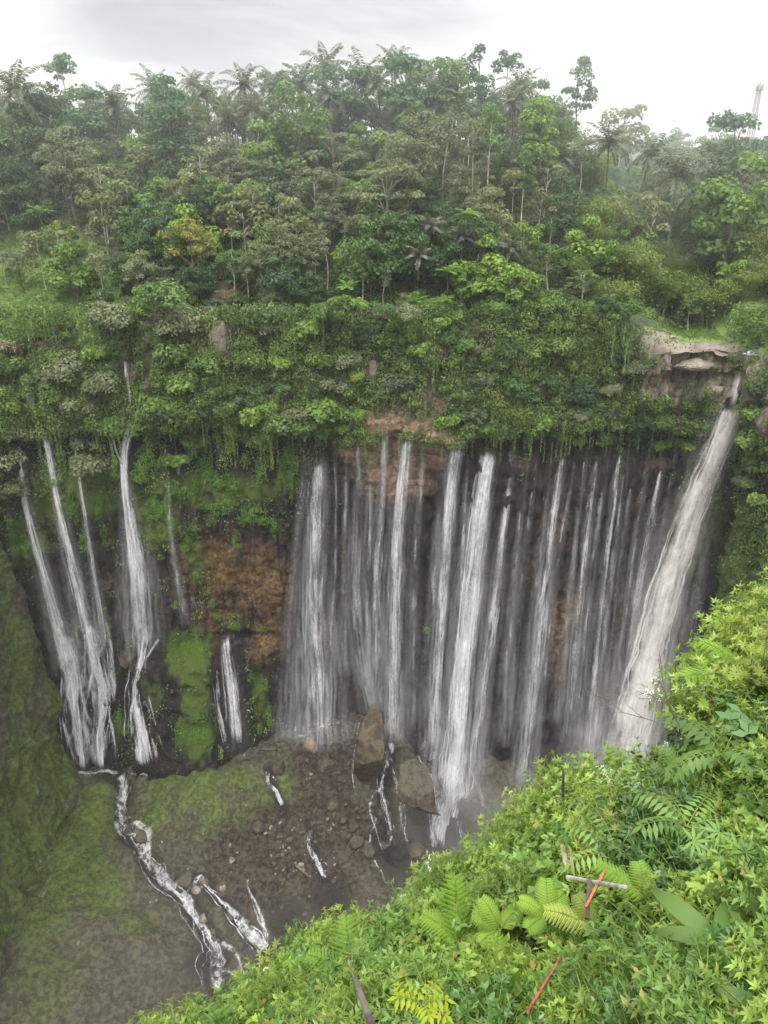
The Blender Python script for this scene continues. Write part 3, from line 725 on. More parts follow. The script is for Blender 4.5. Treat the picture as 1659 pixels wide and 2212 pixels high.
PR['pale'] = [make_broad('pale_a', 11, 3.0, 3.5, 20, 1.0, 46, .5, M['pale'], M['bark_pale'], 10, pole=True), make_broad('pale_b', 9, 2.6, 3.0, 16, .95, 42, .48, M['pale'], M['bark_pale'], 11, pole=True), make_broad('pale_c', 13, 2.6, 5.5, 20, .9, 44, .48, M['pale'], M['bark_pale'], 12, pole=True)]
PR['feather'] = [make_broad('feather_a', 16, 4.6, 4, 40, 1.3, 80, .42, M['grey'], M['bark'], 13, 'tiers'), make_broad('feather_b', 14, 3.6, 4, 32, 1.2, 85, .38, M['grey'], M['bark'], 14)]
PR['olive'] = [make_broad('olive_a', 13, 5.2, 4.6, 46, 1.15, 70, .36, M['olive'], M['bark'], 15, 'dome')]
PR['dark'] = [make_broad('dark_a', 16, 5.0, 2.5, 36, 1.7, 95, .6, M['dark'], M['bark_dark'], 16), make_broad('dark_b', 13, 4.0, 2, 26, 1.6, 95, .55, M['dark'], M['bark_dark'], 17)]
PR['bright'] = [make_broad('bright_a', 9, 3.2, 1.5, 24, 1.25, 85, .5, M['bright'], M['bark'], 18), make_broad('bright_b', 7, 3.0, 1.0, 20, 1.15, 85, .5, M['bright'], M['bark'], 19)]
PR['palm'] = [make_palm('coconut_a', 13, 24, 5.6, M['palm'], 20, .8), make_palm('coconut_b', 11, 22, 5.6, M['palm'], 21, -1.2), make_palm('coconut_c', 15, 20, 5.0, M['palm'], 22, 1.8)]
PR['sugar'] = [make_palm('sugar_palm', 6, 16, 5.0, M['silver'], 23, .2, .3, 1.2, 'bark_dark', .9)]
PR['treefern'] = [make_treefern('tree_fern_a', 3.2, 11, 3.4, M['treefern'], 24), make_treefern('tree_fern_b', 2.0, 9, 3.2, M['treefern'], 25)]
PR['bamboo'] = [make_bamboo('bamboo_a', 11, 20, 26), make_bamboo('bamboo_b', 9, 17, 27), make_bamboo('bamboo_c', 13, 18, 28)]
PR['bush'] = [make_bush('bush_a', 2.4, 10, 110, .42, M['broad'], 29), make_bush('bush_b', 2.0, 9, 110, .40, M['cliffveg'], 30), make_bush('bush_c', 1.6, 8, 100, .36, M['bright'], 31)]
PR['bush_bright'] = [PR['bush'][2]]
PR['bush_grey'] = [make_bush('bush_d', 2.6, 12, 120, .44, M['grey'], 32)]
PR['bush_dark'] = [make_bush('bush_e', 2.4, 11, 120, .42, M['dark'], 33, 1.0)]
PR['bush_pale'] = [make_bush('bush_f', 2.6, 11, 120, .44, M['pale'], 34)]

KIND = {  # object name, category, words
    'round': ('broadleaf_tree', 'tree', 'rounded dark green tree'), 'tall': ('tall_tree', 'tree', 'tall conical green tree'), 'pole': ('slender_tree', 'tree', 'slender bare trunked tree'),
    'emergent': ('emergent_tree', 'tree', 'thin high crowned tree'), 'pale': ('pale_tree', 'tree', 'sparse khaki leaved tree'), 'feather': ('feathery_tree', 'tree', 'feathery grey green tree'),
    'olive': ('olive_tree', 'tree', 'olive yellow dome tree'), 'dark': ('dark_tree', 'tree', 'dense very dark green tree'), 'bright': ('small_tree', 'tree', 'small bright green leafy tree'), 'palm': ('coconut_palm', 'palm tree', 'coconut palm'),
    'sugar': ('sugar_palm', 'palm tree', 'silvery drooping palm'), 'treefern': ('tree_fern', 'tree fern', 'pale green tree fern'), 'bamboo': ('bamboo_clump', 'bamboo', 'arching feathery bamboo clump'),
    'bush': ('cliff_bush', 'bush', 'leafy green bush'), 'bush_bright': ('cliff_bush', 'bush', 'bright green bush'), 'bush_grey': ('cliff_bush', 'bush', 'grey green bush'), 'bush_dark': ('cliff_bush', 'bush', 'dark green bush'), 'bush_pale': ('cliff_bush', 'bush', 'pale khaki green bush')}
GROUPS = {'palm': 'coconut palms along the far rim', 'bamboo': 'bamboo clumps on the right bank', 'bush': 'bushes on the overgrown cliff', 'treefern': 'tree ferns on the far cliff'}
placed = []      # (object, kind, px, py, own label)
def put(kind, loc, h=None, idx=None, label=None, rot=None, wide=1.0):
    ps = PR[kind]; p = ps[idx % len(ps)] if idx is not None else ps[rng.integers(len(ps))]
    s = (h / p['h']) if h else .85 + .3 * rng.random()
    nm, cat, words = KIND[kind]
    o = empty(nm, loc, rng.random() * 2 * PI if rot is None else rot, (s * wide, s * wide, s), None, cat)
    o['group'] = GROUPS.get('bush' if kind.startswith('bush') else kind, 'forest trees on the far slope')
    for pn, me in p['parts']:
        obj(pn, me, o)
    c = (loc[0], loc[1], loc[2] + .6 * (h or p['h']))
    placed.append((o, kind, *proj(c), label, words))
    return o
def put_top(kind, px, pytop, Y, idx=None, label=None, pyb=None, rot=None, wide=1.0):
    if kind in ('treefern', 'sugar'):      # crown at the given place, trunk down to the slope
        t = at_y(px, pytop, Y); hh = PR[kind][idx]['h'] * (1.0 if kind == 'treefern' else .8)
        return put(kind, (t.x, Y, t.z - hh), hh, idx, label, rot, wide)
    t = at_y(px, pytop, Y); z0 = float(hill(t.x, Y)) if pyb is None else at_y(px, pyb, Y).z
    return put(kind, (t.x, Y, z0), max(t.z - z0, 3), idx, label, rot, wide)

# palms along the skyline and on the right slope
for k, (px, py, Y, ix) in enumerate([(8, 132, 205, 0), (250, 182, 222, 0), (318, 150, 245, 1), (398, 152, 236, 2), (445, 165, 226, 1), (515, 142, 224, 0), (575, 150, 228, 2), (642, 132, 236, 0), (692, 97, 242, 0), (776, 116, 236, 1), (860, 98, 262, 0), (832, 142, 226, 2),
                              (483, 218, 214, 1), (545, 205, 216, 0), (722, 165, 224, 1), (1122, 150, 226, 0), (1112, 190, 216, 2), (1205, 215, 226, 1), (1228, 305, 200, 1), (1328, 262, 205, 0), (1392, 285, 222, 2), (1482, 312, 205, 0), (1548, 322, 200, 1), (1000, 128, 250, 2), (600, 215, 222, 2), (1650, 345, 230, 0), (930, 165, 226, 1)]):
    put_top('palm', px, py - (8 if py < 260 else 8), Y, ix)
feat = [('emergent', 125, 108, 232, 1, 'small round crowned emergent tree breaking the skyline at far left'), ('tall', 352, 146, 205, 0, 'largest tall conical tree on the left half of the skyline'), ('dark', 85, 158, 214, 0, None), ('dark', 40, 240, 205, 1, None),
        ('round', 182, 182, 222, 1, None), ('round', 605, 128, 252, 2, None), ('round', 640, 192, 206, 0, None), ('round', 735, 138, 224, 1, None), ('round', 885, 112, 224, 1, None), ('round', 925, 98, 246, 2, None), ('round', 940, 140, 226, 0, None), ('tall', 985, 118, 226, 1, None),
        ('emergent', 1030, 96, 232, 0, 'tallest emergent tree of the group right of the skyline centre'), ('emergent', 1098, 102, 244, 1, None), ('tall', 1050, 150, 224, 0, None), ('round', 1150, 168, 236, 1, None),
        ('emergent', 1268, 122, 250, 0, 'lone leaning emergent tree against white sky right of centre'), ('tall', 1172, 195, 198, 1, None), ('pale', 1355, 216, 290, 0, 'thin crowned brownish tree on the skyline left of the tower'), ('round', 1560, 262, 300, 0, None), ('round', 1610, 235, 235, 1, None), ('bright', 1602, 372, 190, 0, None), ('bright', 1598, 348, 200, 1, None),
        ('pole', 1065, 230, 192, 0, None), ('pole', 1030, 250, 190, 1, None), ('pole', 1138, 330, 186, 0, None), ('pole', 970, 235, 196, 1, None), ('pole', 890, 225, 200, 0, None), ('pole', 1262, 300, 200, 1, None), ('pole', 1010, 240, 205, 1, None),
        ('feather', 835, 318, 180, 0, 'wide layered umbrella shaped tree in the middle of the slope'), ('feather', 135, 268, 196, 1, None), ('feather', 180, 330, 196, 1, None), ('feather', 910, 235, 196, 1, None), ('feather', 720, 250, 200, 0, None), ('feather', 870, 285, 188, 1, None),
        ('olive', 402, 462, 172, 0, 'olive yellow dome shaped tree with visible branches'),
        ('pale', 212, 402, 182, 0, None), ('pale', 208, 528, 172, 2, None), ('pale', 75, 492, 178, 1, None), ('pale', 118, 480, 180, 2, None), ('pale', 205, 330, 192, 2, None), ('pale', 270, 380, 188, 1, None), ('pale', 378, 375, 186, 0, None), ('pale', 545, 390, 182, 1, None), ('pale', 470, 360, 190, 2, None),
        ('pale', 600, 410, 180, 0, None), ('pale', 680, 340, 190, 2, None), ('pale', 520, 430, 178, 1, None), ('pale', 1330, 420, 190, 1, None), ('pale', 1420, 410, 195, 1, None), ('pale', 640, 440, 178, 2, None),
        ('feather', 600, 470, 172, 1, None), ('round', 545, 490, 172, 0, None), ('round', 610, 545, 166, 1, None), ('dark', 840, 440, 174, 0, None), ('dark', 900, 470, 172, 1, None), ('dark', 960, 500, 172, 1, None), ('dark', 800, 480, 170, 1, None), ('dark', 380, 330, 200, 1, None), ('dark', 20, 330, 196, 0, None), ('dark', 60, 400, 192, 1, None),
        ('bright', 1110, 560, 166, 0, None), ('bright', 1040, 520, 170, 1, None), ('bright', 1000, 560, 168, 0, None), ('bright', 1170, 600, 166, 1, None), ('dark', 1090, 640, 164, 1, None), ('sugar', 930, 455, 172, 0, None), ('sugar', 1000, 480, 173, 0, None), ('sugar', 905, 520, 168, 0, None), ('sugar', 1105, 505, 172, 0, None),
        ('treefern', 1010, 462, 170, 0, 'pale tree fern standing highest, right of the silvery palms'), ('treefern', 968, 585, 165, 0, 'umbrella shaped tree fern on a thin trunk, middle of the slope'), ('treefern', 900, 650, 163, 1, 'low spreading tree fern at the cliff top centre'), ('treefern', 752, 618, 164, 1, 'tree fern with broad light fronds left of the centre'), ('treefern', 958, 650, 163, 0, 'small tree fern just right of the low spreading one'),
        ('treefern', 85, 455, 182, 1, 'tree fern on the far left slope above the grass')]
for kd, px, py, Y, ix, lb in feat:
    put_top(kd, px, py, Y, ix, lb)
# fill the slope, every tree an object of its own
def near_any(p, dmin):
    return any((q[0].location.x - p[0]) ** 2 + (q[0].location.y - p[1]) ** 2 < dmin ** 2 for q in placed)
yy = 168.0
while yy < 268:
    step = 5.3 + (yy - 168) * .024
    x = -.60 * yy + rng.random() * 3
    while x < .60 * yy:
        p = (x + rng.normal() * 1.4, yy + rng.normal() * 1.4)
        x += step * (.9 + .3 * rng.random())
        if near_any(p, 3.3): continue
        z = float(hill(*p)); px, py = proj((p[0], p[1], z))
        dd = p[1] - float(yw(p[0]))
        if p[0] < -56 and dd < 27 and not (rng.random() < .10): continue          # grassy terrace at left
        if p[0] > 52 and dd < 19: continue                                  # the river bank at right
        if 1230 < px and dd < 85:
            kd = rng.choice(['bamboo', 'bamboo', 'bamboo', 'bright', 'round']); h = 7.5 + 5 * rng.random()
        elif dd > 78 and p[0] < 50:
            kd = rng.choice(['round', 'palm', 'palm', 'pole', 'tall']); h = 11 + 5 * rng.random()
        elif px > 1230:
            kd = rng.choice(['round', 'palm', 'bright', 'pole', 'round', 'feather']); h = 9 + 6 * rng.random()
        elif px < 480:
            kd = rng.choice(['dark', 'pale', 'feather', 'round', 'dark', 'pale', 'bright']); h = 9 + 6 * rng.random()
        else:
            kd = rng.choice(['round', 'dark', 'pole', 'pale', 'feather', 'bright', 'dark']); h = 9 + 7 * rng.random()
        put(kd, (p[0], p[1], z - .3), h)
    yy += step * .92
for k in range(46):
    px = rng.uniform(210, 1240); dd = rng.uniform(4, 15); Y = 157 + dd; c = at_y(px, 650, Y); z = float(hill(c.x, Y))
    if near_any((c.x, Y), 2.6): continue
    put(rng.choice(['round', 'dark', 'bright', 'feather', 'bright', 'dark']), (c.x, Y, z - 1.0), 5.5 + 5 * rng.random())
for k in range(60):
    Y = 178 + 34 * rng.random(); px = rng.uniform(1235, 1700); c = at_y(px, 620, Y)
    if c.x < 50 or near_any((c.x, Y), 2.4): continue
    put('bamboo', (c.x, Y, float(hill(c.x, Y)) - .3), 7 + 5 * rng.random())
for k in range(95):
    px = rng.uniform(190, 1300); dd = rng.uniform(2.5, 14); c = at_y(px, 650, 157 + dd); z = float(hill(c.x, 157 + dd))
    if near_any((c.x, 157 + dd), 1.8): continue
    put(rng.choice(['bush', 'bush', 'bush_dark', 'bush_grey', 'bush_bright']), (c.x, 157 + dd, z - .6), 2.6 + 2.4 * rng.random())
# distant trees beyond the right rim
for k in range(125):
    Y = 232 + 190 * rng.random() ** 1.2; x = Y * (.19 + .50 * rng.random());
    if near_any((x, Y), 4): continue
    put(rng.choice(['round', 'feather', 'tall', 'round']), (x, Y, float(hill(x, Y)) - .5), 12 + 8 * rng.random())
for k in range(14):
    Y = 270 + 30 * rng.random(); x = Y * (-.62 + .62 * rng.random())
    put(rng.choice(['round', 'palm', 'tall']), (x, Y, float(hill(x, Y)) - .5), 16 + 5 * rng.random())

# bushes on the overgrown cliff
def cliff_bush(kd, px, py, h, wide=1.0, label=None):
    c = at_wall(px, py, .3)
    if abs(c.y) > 175: c = at_hill(px, py)
    put(kd, (c.x, c.y, c.z - .35 * h), h, None, label, None, wide)
for kd, px, py, h in [('bush_pale', 25, 985, 6.5), ('bush_pale', 45, 930, 5), ('bush_pale', 15, 1060, 6), ('bush_pale', 205, 1000, 7), ('bush_pale', 190, 960, 4.5), ('bush_grey', 170, 880, 6), ('bush_grey', 130, 800, 7), ('bush_grey', 225, 830, 6), ('bush', 365, 640, 7), ('bush_grey', 380, 700, 7), ('bush', 360, 770, 7), ('bush', 395, 840, 7), ('bush_bright', 360, 890, 7), ('bush', 410, 900, 6.5), ('bush', 420, 960, 6), ('bush', 385, 1010, 5), ('bush_grey', 235, 690, 6),
                      ('bush', 560, 900, 6.5), ('bush', 620, 920, 6), ('bush_bright', 700, 895, 7.5), ('bush_grey', 715, 835, 6), ('bush', 745, 900, 5.5), ('bush_bright', 690, 940, 5), ('bush', 660, 930, 5), ('bush_grey', 865, 825, 6), ('bush', 800, 850, 5), ('bush_grey', 1010, 905, 5.5), ('bush', 1000, 935, 4.5), ('bush_bright', 1065, 945, 4.8), ('bush_bright', 1045, 925, 3.5), ('bush_dark', 1110, 850, 7), ('bush_dark', 1180, 830, 7), ('bush_dark', 1250, 850, 7),
                      ('bush', 1150, 945, 3.5), ('bush', 1210, 950, 3.5), ('bush_bright', 1260, 955, 3.6), ('bush', 1310, 950, 3.5), ('bush_dark', 1390, 915, 4.5), ('bush_dark', 1380, 945, 5), ('bush', 1430, 970, 4), ('bush_bright', 1470, 965, 4.2), ('bush', 1485, 935, 3.5), ('bush_dark', 1330, 790, 6), ('bush', 1200, 760, 6), ('bush_dark', 1100, 740, 7), ('bush', 1000, 760, 5), ('bush', 900, 760, 5),
                      ('bush', 650, 720, 7), ('bush_dark', 720, 700, 7), ('bush_dark', 800, 720, 7), ('bush', 560, 780, 5), ('bush', 590, 690, 7), ('bush', 690, 780, 5), ('bush_grey', 520, 860, 4), ('bush', 480, 880, 4), ('bush_bright', 60, 850, 4), ('bush', 30, 880, 5), ('bush', 20, 790, 5), ('bush', 440, 780, 5),
                      ('bush', 1635, 900, 4.5), ('bush_bright', 1620, 960, 4), ('bush', 1640, 1010, 5), ('bush', 1605, 1040, 3.5), ('bush_bright', 1640, 1090, 4), ('bush', 1625, 880, 3.5), ('bush', 1650, 960, 5), ('bush_grey', 1600, 1010, 3), ('bush', 1650, 840, 4)]:
    cliff_bush(kd, px + rng.normal() * 4, py + rng.normal() * 4, h * .92)
for k in range(110):
    px = rng.uniform(20, 1380); py = rng.uniform(660, 930)
    if px < 215 and py < 725: continue
    if abs(px - 485) < 45 and py < 800 or abs(px - 300) < 40 or (770 < px < 960 and py > 860): continue
    cliff_bush(rng.choice(['bush', 'bush', 'bush_dark', 'bush_grey', 'bush_bright']), px, py, 2.2 + 2.2 * rng.random())

# climbers and ground cover clothing the cliff: nobody could count these leaves
mb = MB()
tri = WV[WF[:, 0]]; zc = tri[:, 2]; lipf = np.repeat(lip[:-1, :1], nZ - 1, 1).reshape(-1)
pr_ = tri; zcam = pr_[:, 1] * CP - pr_[:, 2] * SP
ppx = CX + FPX * pr_[:, 0] / zcam; ppy = CY - FPX * (pr_[:, 1] * SP + pr_[:, 2] * CP) / zcam
cover = smooth(-1.2, 1.0, zc - lipf)
cov_n = fbm(tri * .14, 3, 201)
cover = cover * (.35 + .65 * smooth(-.45, -.1, cov_n))
def hole(cx_, cy_, rx, ry):
    return np.exp(-(((ppx - cx_) / rx) ** 2 + ((ppy - cy_) / ry) ** 2))
for h_ in [(478, 730, 30, 45), (860, 905, 95, 32), (800, 800, 14, 40), (1060, 790, 10, 40), (1340, 945, 22, 20), (620, 890, 15, 20), (930, 850, 25, 22), (276, 810, 16, 70), (320, 790, 10, 90)]:
    cover = cover * (1 - .97 * np.minimum(1, 1.6 * hole(*h_)))
rimm = a_rim.reshape(nS, nZ)[:-1, :-1].reshape(-1)
cover = cover * (1 - .93 * rimm)
# hanging tongues of greenery below the lip, thickest at left
hang_ = smooth(0, .5, fbm(np.stack([np.repeat(S[:-1], nZ - 1) * .35, zc * .02, 0 * zc], -1), 3, 211) + .25 - (lipf - zc) / 14.0)
left = smooth(700, 560, ppx) * smooth(40, 130, ppx)
cover = np.maximum(cover, .9 * hang_ * (zc < lipf) * (.15 + .85 * left) * (1 - np.clip(hole(300, 1000, 40, 250), 0, .9)))
rightw = smooth(1560, 1600, ppx) * smooth(1320, 1180, ppy)
cover = np.maximum(cover, rightw * .8 * smooth(-.3, .2, cov_n))
leftw = smooth(40, 10, ppx) * smooth(1400, 1100, ppy)
cover = np.maximum(cover, leftw * .7)
cover = np.maximum(cover, .55 * a_ms.reshape(nS, nZ)[:-1, :-1].reshape(-1) * smooth(.05, .35, fbm(tri * .3, 3, 221)) * (zc < lipf))
inview = (ppx > -120) & (ppx < 1780) & (ppy > 560)
dens = cover * inview * 3.4
cnt = rng.poisson(dens)
sel = np.repeat(np.arange(len(tri)), cnt)
n_ = len(sel)
Ps = tri[sel] + rng.normal(size=(n_, 3)) * .3
nn_ = np.repeat(NXY[:-1, :1], nZ - 1, 1).reshape(-1, 2)[sel]
Nr = np.c_[nn_, np.full(n_, .7)] + rng.normal(size=(n_, 3)) * .5
lump = fbm(Ps * .35, 3, 231)
Ps = Ps + np.c_[nn_, np.full(n_, .2)] * (.25 + 1.0 * np.clip(lump + .3, 0, 2) * rng.random(n_))[:, None]
Dn = np.c_[rng.normal(size=(n_, 2)) * .7 + nn_ * .5, np.full(n_, -.8)]
tn = np.clip(.38 + .45 * fbm(Ps * .12, 2, 241) + .25 * lump + .28 * rng.normal(size=n_), 0, 1)
Lf = .34 + .3 * rng.random(n_)
mb.quads(Ps, Dn, Nr, Lf, Lf * (.5 + .3 * rng.random(n_)), tn)
# rounded lumps of creeper, each with its own tone
wgt = cover * inview * (zc > lipf - 1); idx = rng.choice(len(tri), 1500, p=wgt / wgt.sum())
for i in idx:
    nn2 = NXY[i // (nZ - 1), 0]; rr_ = .7 + 1.5 * rng.random() ** 1.5
    lobe_leaves(mb, tri[i] + np.r_[nn2 * rr_ * .35, 0], rr_, int(70 * rr_ ** 1.5), .40, rng, .95, .5, np.clip(.45 + .35 * rng.normal(), 0, 1.1))
# hanging vine strings
for k in range(900):
    px = rng.uniform(60, 1500); py = rng.uniform(680, 965)
    if 1370 < px and py < 880 or abs(px - 300) < 40: continue
    c = at_wall(px, py, .9)
    ln = 2 + 8 * rng.random() ** 2.5; n = int(ln * 9)
    q = np.arange(n) / 9.0
    P = np.array(c) + np.c_[.12 * rng.normal(size=n), -.3 + .12 * rng.normal(size=n), -q]
    Nn = np.array([0, -1, .5]) + rng.normal(size=(n, 3)) * .4
    L = .22 + .2 * rng.random(n)
    mb.quads(P, np.array([0, -.3, -1]) + rng.normal(size=(n, 3)) * .4, Nn, L, L * .6, np.clip(rng.random() + .15 * rng.normal(size=n), 0, 1))
obj('climbing_vegetation', mb.mesh('climbing_vegetation', M['cliffveg']), label='dense creepers and ferns clothing the cliff above the springs', kind='stuff')

# undergrowth on the hillside and grass on the terrace and the river bank
mb = MB()
n_ = 150000
X = rng.uniform(-150, 150, n_); Y = 156 + 95 * rng.random(n_) ** 1.4
dd = Y - yw(X); keep = (dd > 3.5) & (np.abs(X) < .62 * Y)
X, Y = X[keep], Y[keep]; Z = hill(X, Y); n_ = len(X)
gd = np.zeros(n_); gdist = np.zeros(n_)
ag = a_g.reshape(len(gx), len(gy)); ixx = np.clip(np.searchsorted(gx, X), 0, len(gx) - 1); iyy = np.clip(np.searchsorted(gy, Y), 0, len(gy) - 1); gval = ag[ixx, iyy]
sval = a_s.reshape(len(gx), len(gy))[ixx, iyy]
isg = gval > .42
rockbank = (X > 55) & (Y - yw(X) < 15)
keep = ~rockbank & (sval < .45)
P = np.c_[X, Y, Z + .15 + (~isg) * 1.3 * rng.random(n_) * np.clip(.5 + fbm(np.c_[X, Y, 0 * X] * .2, 2, 301), 0, 2)]
Nn = np.array([0, -.4, 1.]) + rng.normal(size=(n_, 3)) * .45
D = rng.normal(size=(n_, 3)) * .6 + np.array([0, -.3, -.3]); L = (.4 + .4 * rng.random(n_))
tt = np.clip(.35 + .4 * fbm(np.c_[X, Y, Z] * .1, 2, 305) + .25 * rng.normal(size=n_), 0, 1)
s_ = keep & ~isg
mb.quads(P[s_], D[s_], Nn[s_], L[s_], L[s_] * .7, tt[s_])
cand = np.where(s_)[0]; cand = cand[(Y[cand] - yw(X[cand])) < 75]
for i in rng.choice(cand, 1300):
    rr_ = .7 + 1.6 * rng.random() ** 1.5
    lobe_leaves(mb, np.array([X[i], Y[i], Z[i] + .3 * rr_]), rr_, int(60 * rr_ ** 1.5), .42, rng, .9, .5, np.clip(.42 + .33 * rng.normal(), 0, 1.05))
cand = np.where(keep & isg)[0]
for i in rng.choice(cand, 60):
    rr_ = .4 + .9 * rng.random() ** 2
    lobe_leaves(mb, np.array([X[i], Y[i], Z[i] + .2 * rr_]), rr_, int(70 * rr_ ** 1.5), .34, rng, .8, .5, rng.random())
obj('undergrowth', mb.mesh('undergrowth', M['cliffveg']), label='low leafy undergrowth between the trees of the slope', kind='stuff')
mb = MB()
s_ = np.where(keep & isg)[0]; s_ = np.repeat(s_, 5)
Pg = P[s_] + np.c_[rng.normal(size=(len(s_), 2)) * .9, np.zeros(len(s_))]; Pg[:, 2] = hill(Pg[:, 0], Pg[:, 1]) + .12
Lg = .28 + .28 * rng.random(len(s_))
mb.quads(Pg, np.c_[rng.normal(size=(len(s_), 2)), .7 + 0 * Lg], np.array([0, -1, .6]) + .4 * rng.normal(size=(len(s_), 3)), Lg, Lg * .5, np.clip(.5 + .5 * fbm(Pg * .15, 2, 309) + .2 * rng.normal(size=len(s_)), 0, 1))
obj('grass', mb.mesh('grass', M['grass']), label='bright green grass on the terrace and river bank', kind='stuff')

# bright fern and moss cushions hanging on the wall: each patch a thing
def moss_patch(spots, label):
    c0 = np.array(at_wall(spots[0][0], spots[0][1], .2)); root = empty('moss_cushion', tuple(c0), label=label, cat='moss', group='bright fern cushions on the wet wall')
    for px, py, rx, ry in spots:
        mb = MB(); n = int(rx * ry * 1.0) + 14
        a = rng.random(n) * 2 * PI; q = rng.random(n) ** .5
        wob = 1 + .28 * np.sin(3 * a + rng.random() * 6) + .18 * np.sin(7 * a) + .12 * rng.normal(size=n)
        t0 = .25 * rng.random()
        W_ = np.array([np.array(at_wall(px + rx * q[i] * wob[i] * math.cos(a[i]), py + ry * q[i] * wob[i] * math.sin(a[i]), .15 + .8 * (1 - q[i] ** 2) * rng.random())) for i in range(n)])
        mb.leaves(W_ - c0, np.c_[rng.normal(size=n) * .6, np.full(n, -.5), -.5 + .4 * rng.normal(size=n)], np.c_[rng.normal(size=n) * .4, np.full(n, -1.), np.full(n, .8)], .26 + .2 * rng.random(n), .2, np.clip(t0 + rng.random(n) * .5 + .3 * (1 - q), 0, 1))
        obj('foliage', mb.mesh('foliage', M['moss']), root)
moss_patch([(325, 930, 26, 22), (315, 975, 18, 26), (308, 1015, 22, 24), (345, 1000, 18, 16), (300, 1035, 8, 10)], 'large bright green fern cushion beside the top of the second big waterfall')
moss_patch([(623, 985, 18, 24), (606, 1020, 7, 38), (628, 1040, 7, 36), (638, 1000, 6, 22)], 'bright yellow green fern tongues hanging left of the central veil')
moss_patch([(535, 1112, 20, 24), (570, 1122, 22, 12), (592, 1140, 8, 22), (555, 1100, 14, 8)], 'bright fern ledge above the orange rock face, right hand lobe')
moss_patch([(470, 1095, 24, 16), (458, 1120, 8, 14), (495, 1088, 18, 10), (440, 1092, 16, 8)], 'bright fern ledge above the orange rock face, left hand lobe')
moss_patch([(385, 1065, 26, 20), (350, 1100, 24, 22), (335, 1085, 14, 14)], 'green fern cushion left of the orange face below hanging vines')
moss_patch([(398, 1180, 10, 16), (418, 1142, 8, 10), (405, 1165, 7, 8)], 'small green fern cushion on the dark rib left of the orange face')
moss_patch([(507, 1165, 6, 18), (515, 1180, 6, 6)], 'narrow hanging fern tuft on the orange face')
moss_patch([(155, 1100, 12, 24), (150, 1070, 10, 14), (165, 1120, 8, 12)], 'bright fern strip between the second and third left waterfalls')
moss_patch([(40, 1160, 18, 14), (50, 1185, 16, 10), (25, 1130, 12, 14), (70, 1175, 8, 18)], 'bright fern patch left of the leftmost waterfall')
moss_patch([(180, 1180, 9, 14), (178, 1160, 7, 12)], 'small fern patch right of the third left waterfall')
moss_patch([(347, 1200, 7, 10)], 'round green tuft right of the second big waterfall')
moss_patch([(377, 1308, 8, 9)], 'round green tuft beside the thin left trickle')
moss_patch([(424, 1243, 9, 10), (440, 1270, 6, 5)], 'green tuft above the split trickles')
moss_patch([(458, 1302, 8, 9), (470, 1332, 7, 7), (450, 1280, 5, 5)], 'scattered green tufts right of the split trickles')
moss_patch([(508, 1353, 14, 8), (570, 1358, 18, 5), (500, 1330, 8, 8)], 'bright moss ledge under the orange face')
moss_patch([(920, 1360, 7, 11)], 'lone green tuft on dark rock between two central falls')
moss_patch([(580, 1545, 8, 28), (575, 1480, 6, 14), (560, 1570, 6, 14), (545, 1460, 10, 12)], 'bright moss strips hanging right of the small lower cascade')
moss_patch([(400, 1400, 34, 14), (420, 1380, 24, 14), (440, 1405, 18, 16)], 'bright moss cap on the buttress between the lower cascades')
moss_patch([(420, 1590, 30, 18), (390, 1570, 12, 20), (430, 1550, 20, 12)], 'bright moss apron at the foot of the buttress')
moss_patch([(495, 960, 12, 20), (560, 1010, 10, 34), (530, 990, 8, 24), (580, 990, 10, 20), (450, 1020, 12, 24)], 'hanging light green creeper tongues above the orange face')
moss_patch([(268, 1582, 5, 7), (255, 1545, 10, 16)], 'small bright tuft beside the left lower cascade')
moss_patch([(250, 1010, 8, 20), (252, 1030, 10, 10), (100, 1010, 8, 20), (115, 1040, 6, 22)], 'green fern fringe beside the tops of the left waterfalls')

moss_patch([(500, 905, 10, 26), (530, 930, 8, 30), (470, 940, 10, 24), (560, 950, 8, 24)], 'hanging fern tongues high on the wall above the creeper tongues')
moss_patch([(440, 1005, 14, 24), (470, 1040, 12, 22), (505, 1050, 16, 18), (420, 1040, 10, 20)], 'green fern curtain left of the creeper tongues')
moss_patch([(350, 1160, 12, 14), (330, 1120, 10, 12), (372, 1130, 10, 16)], 'ragged green fern patch right of the bright tall waterfall')
moss_patch([(215, 1090, 10, 30), (225, 1150, 8, 22)], 'tall green fern strip left of the bright tall waterfall')
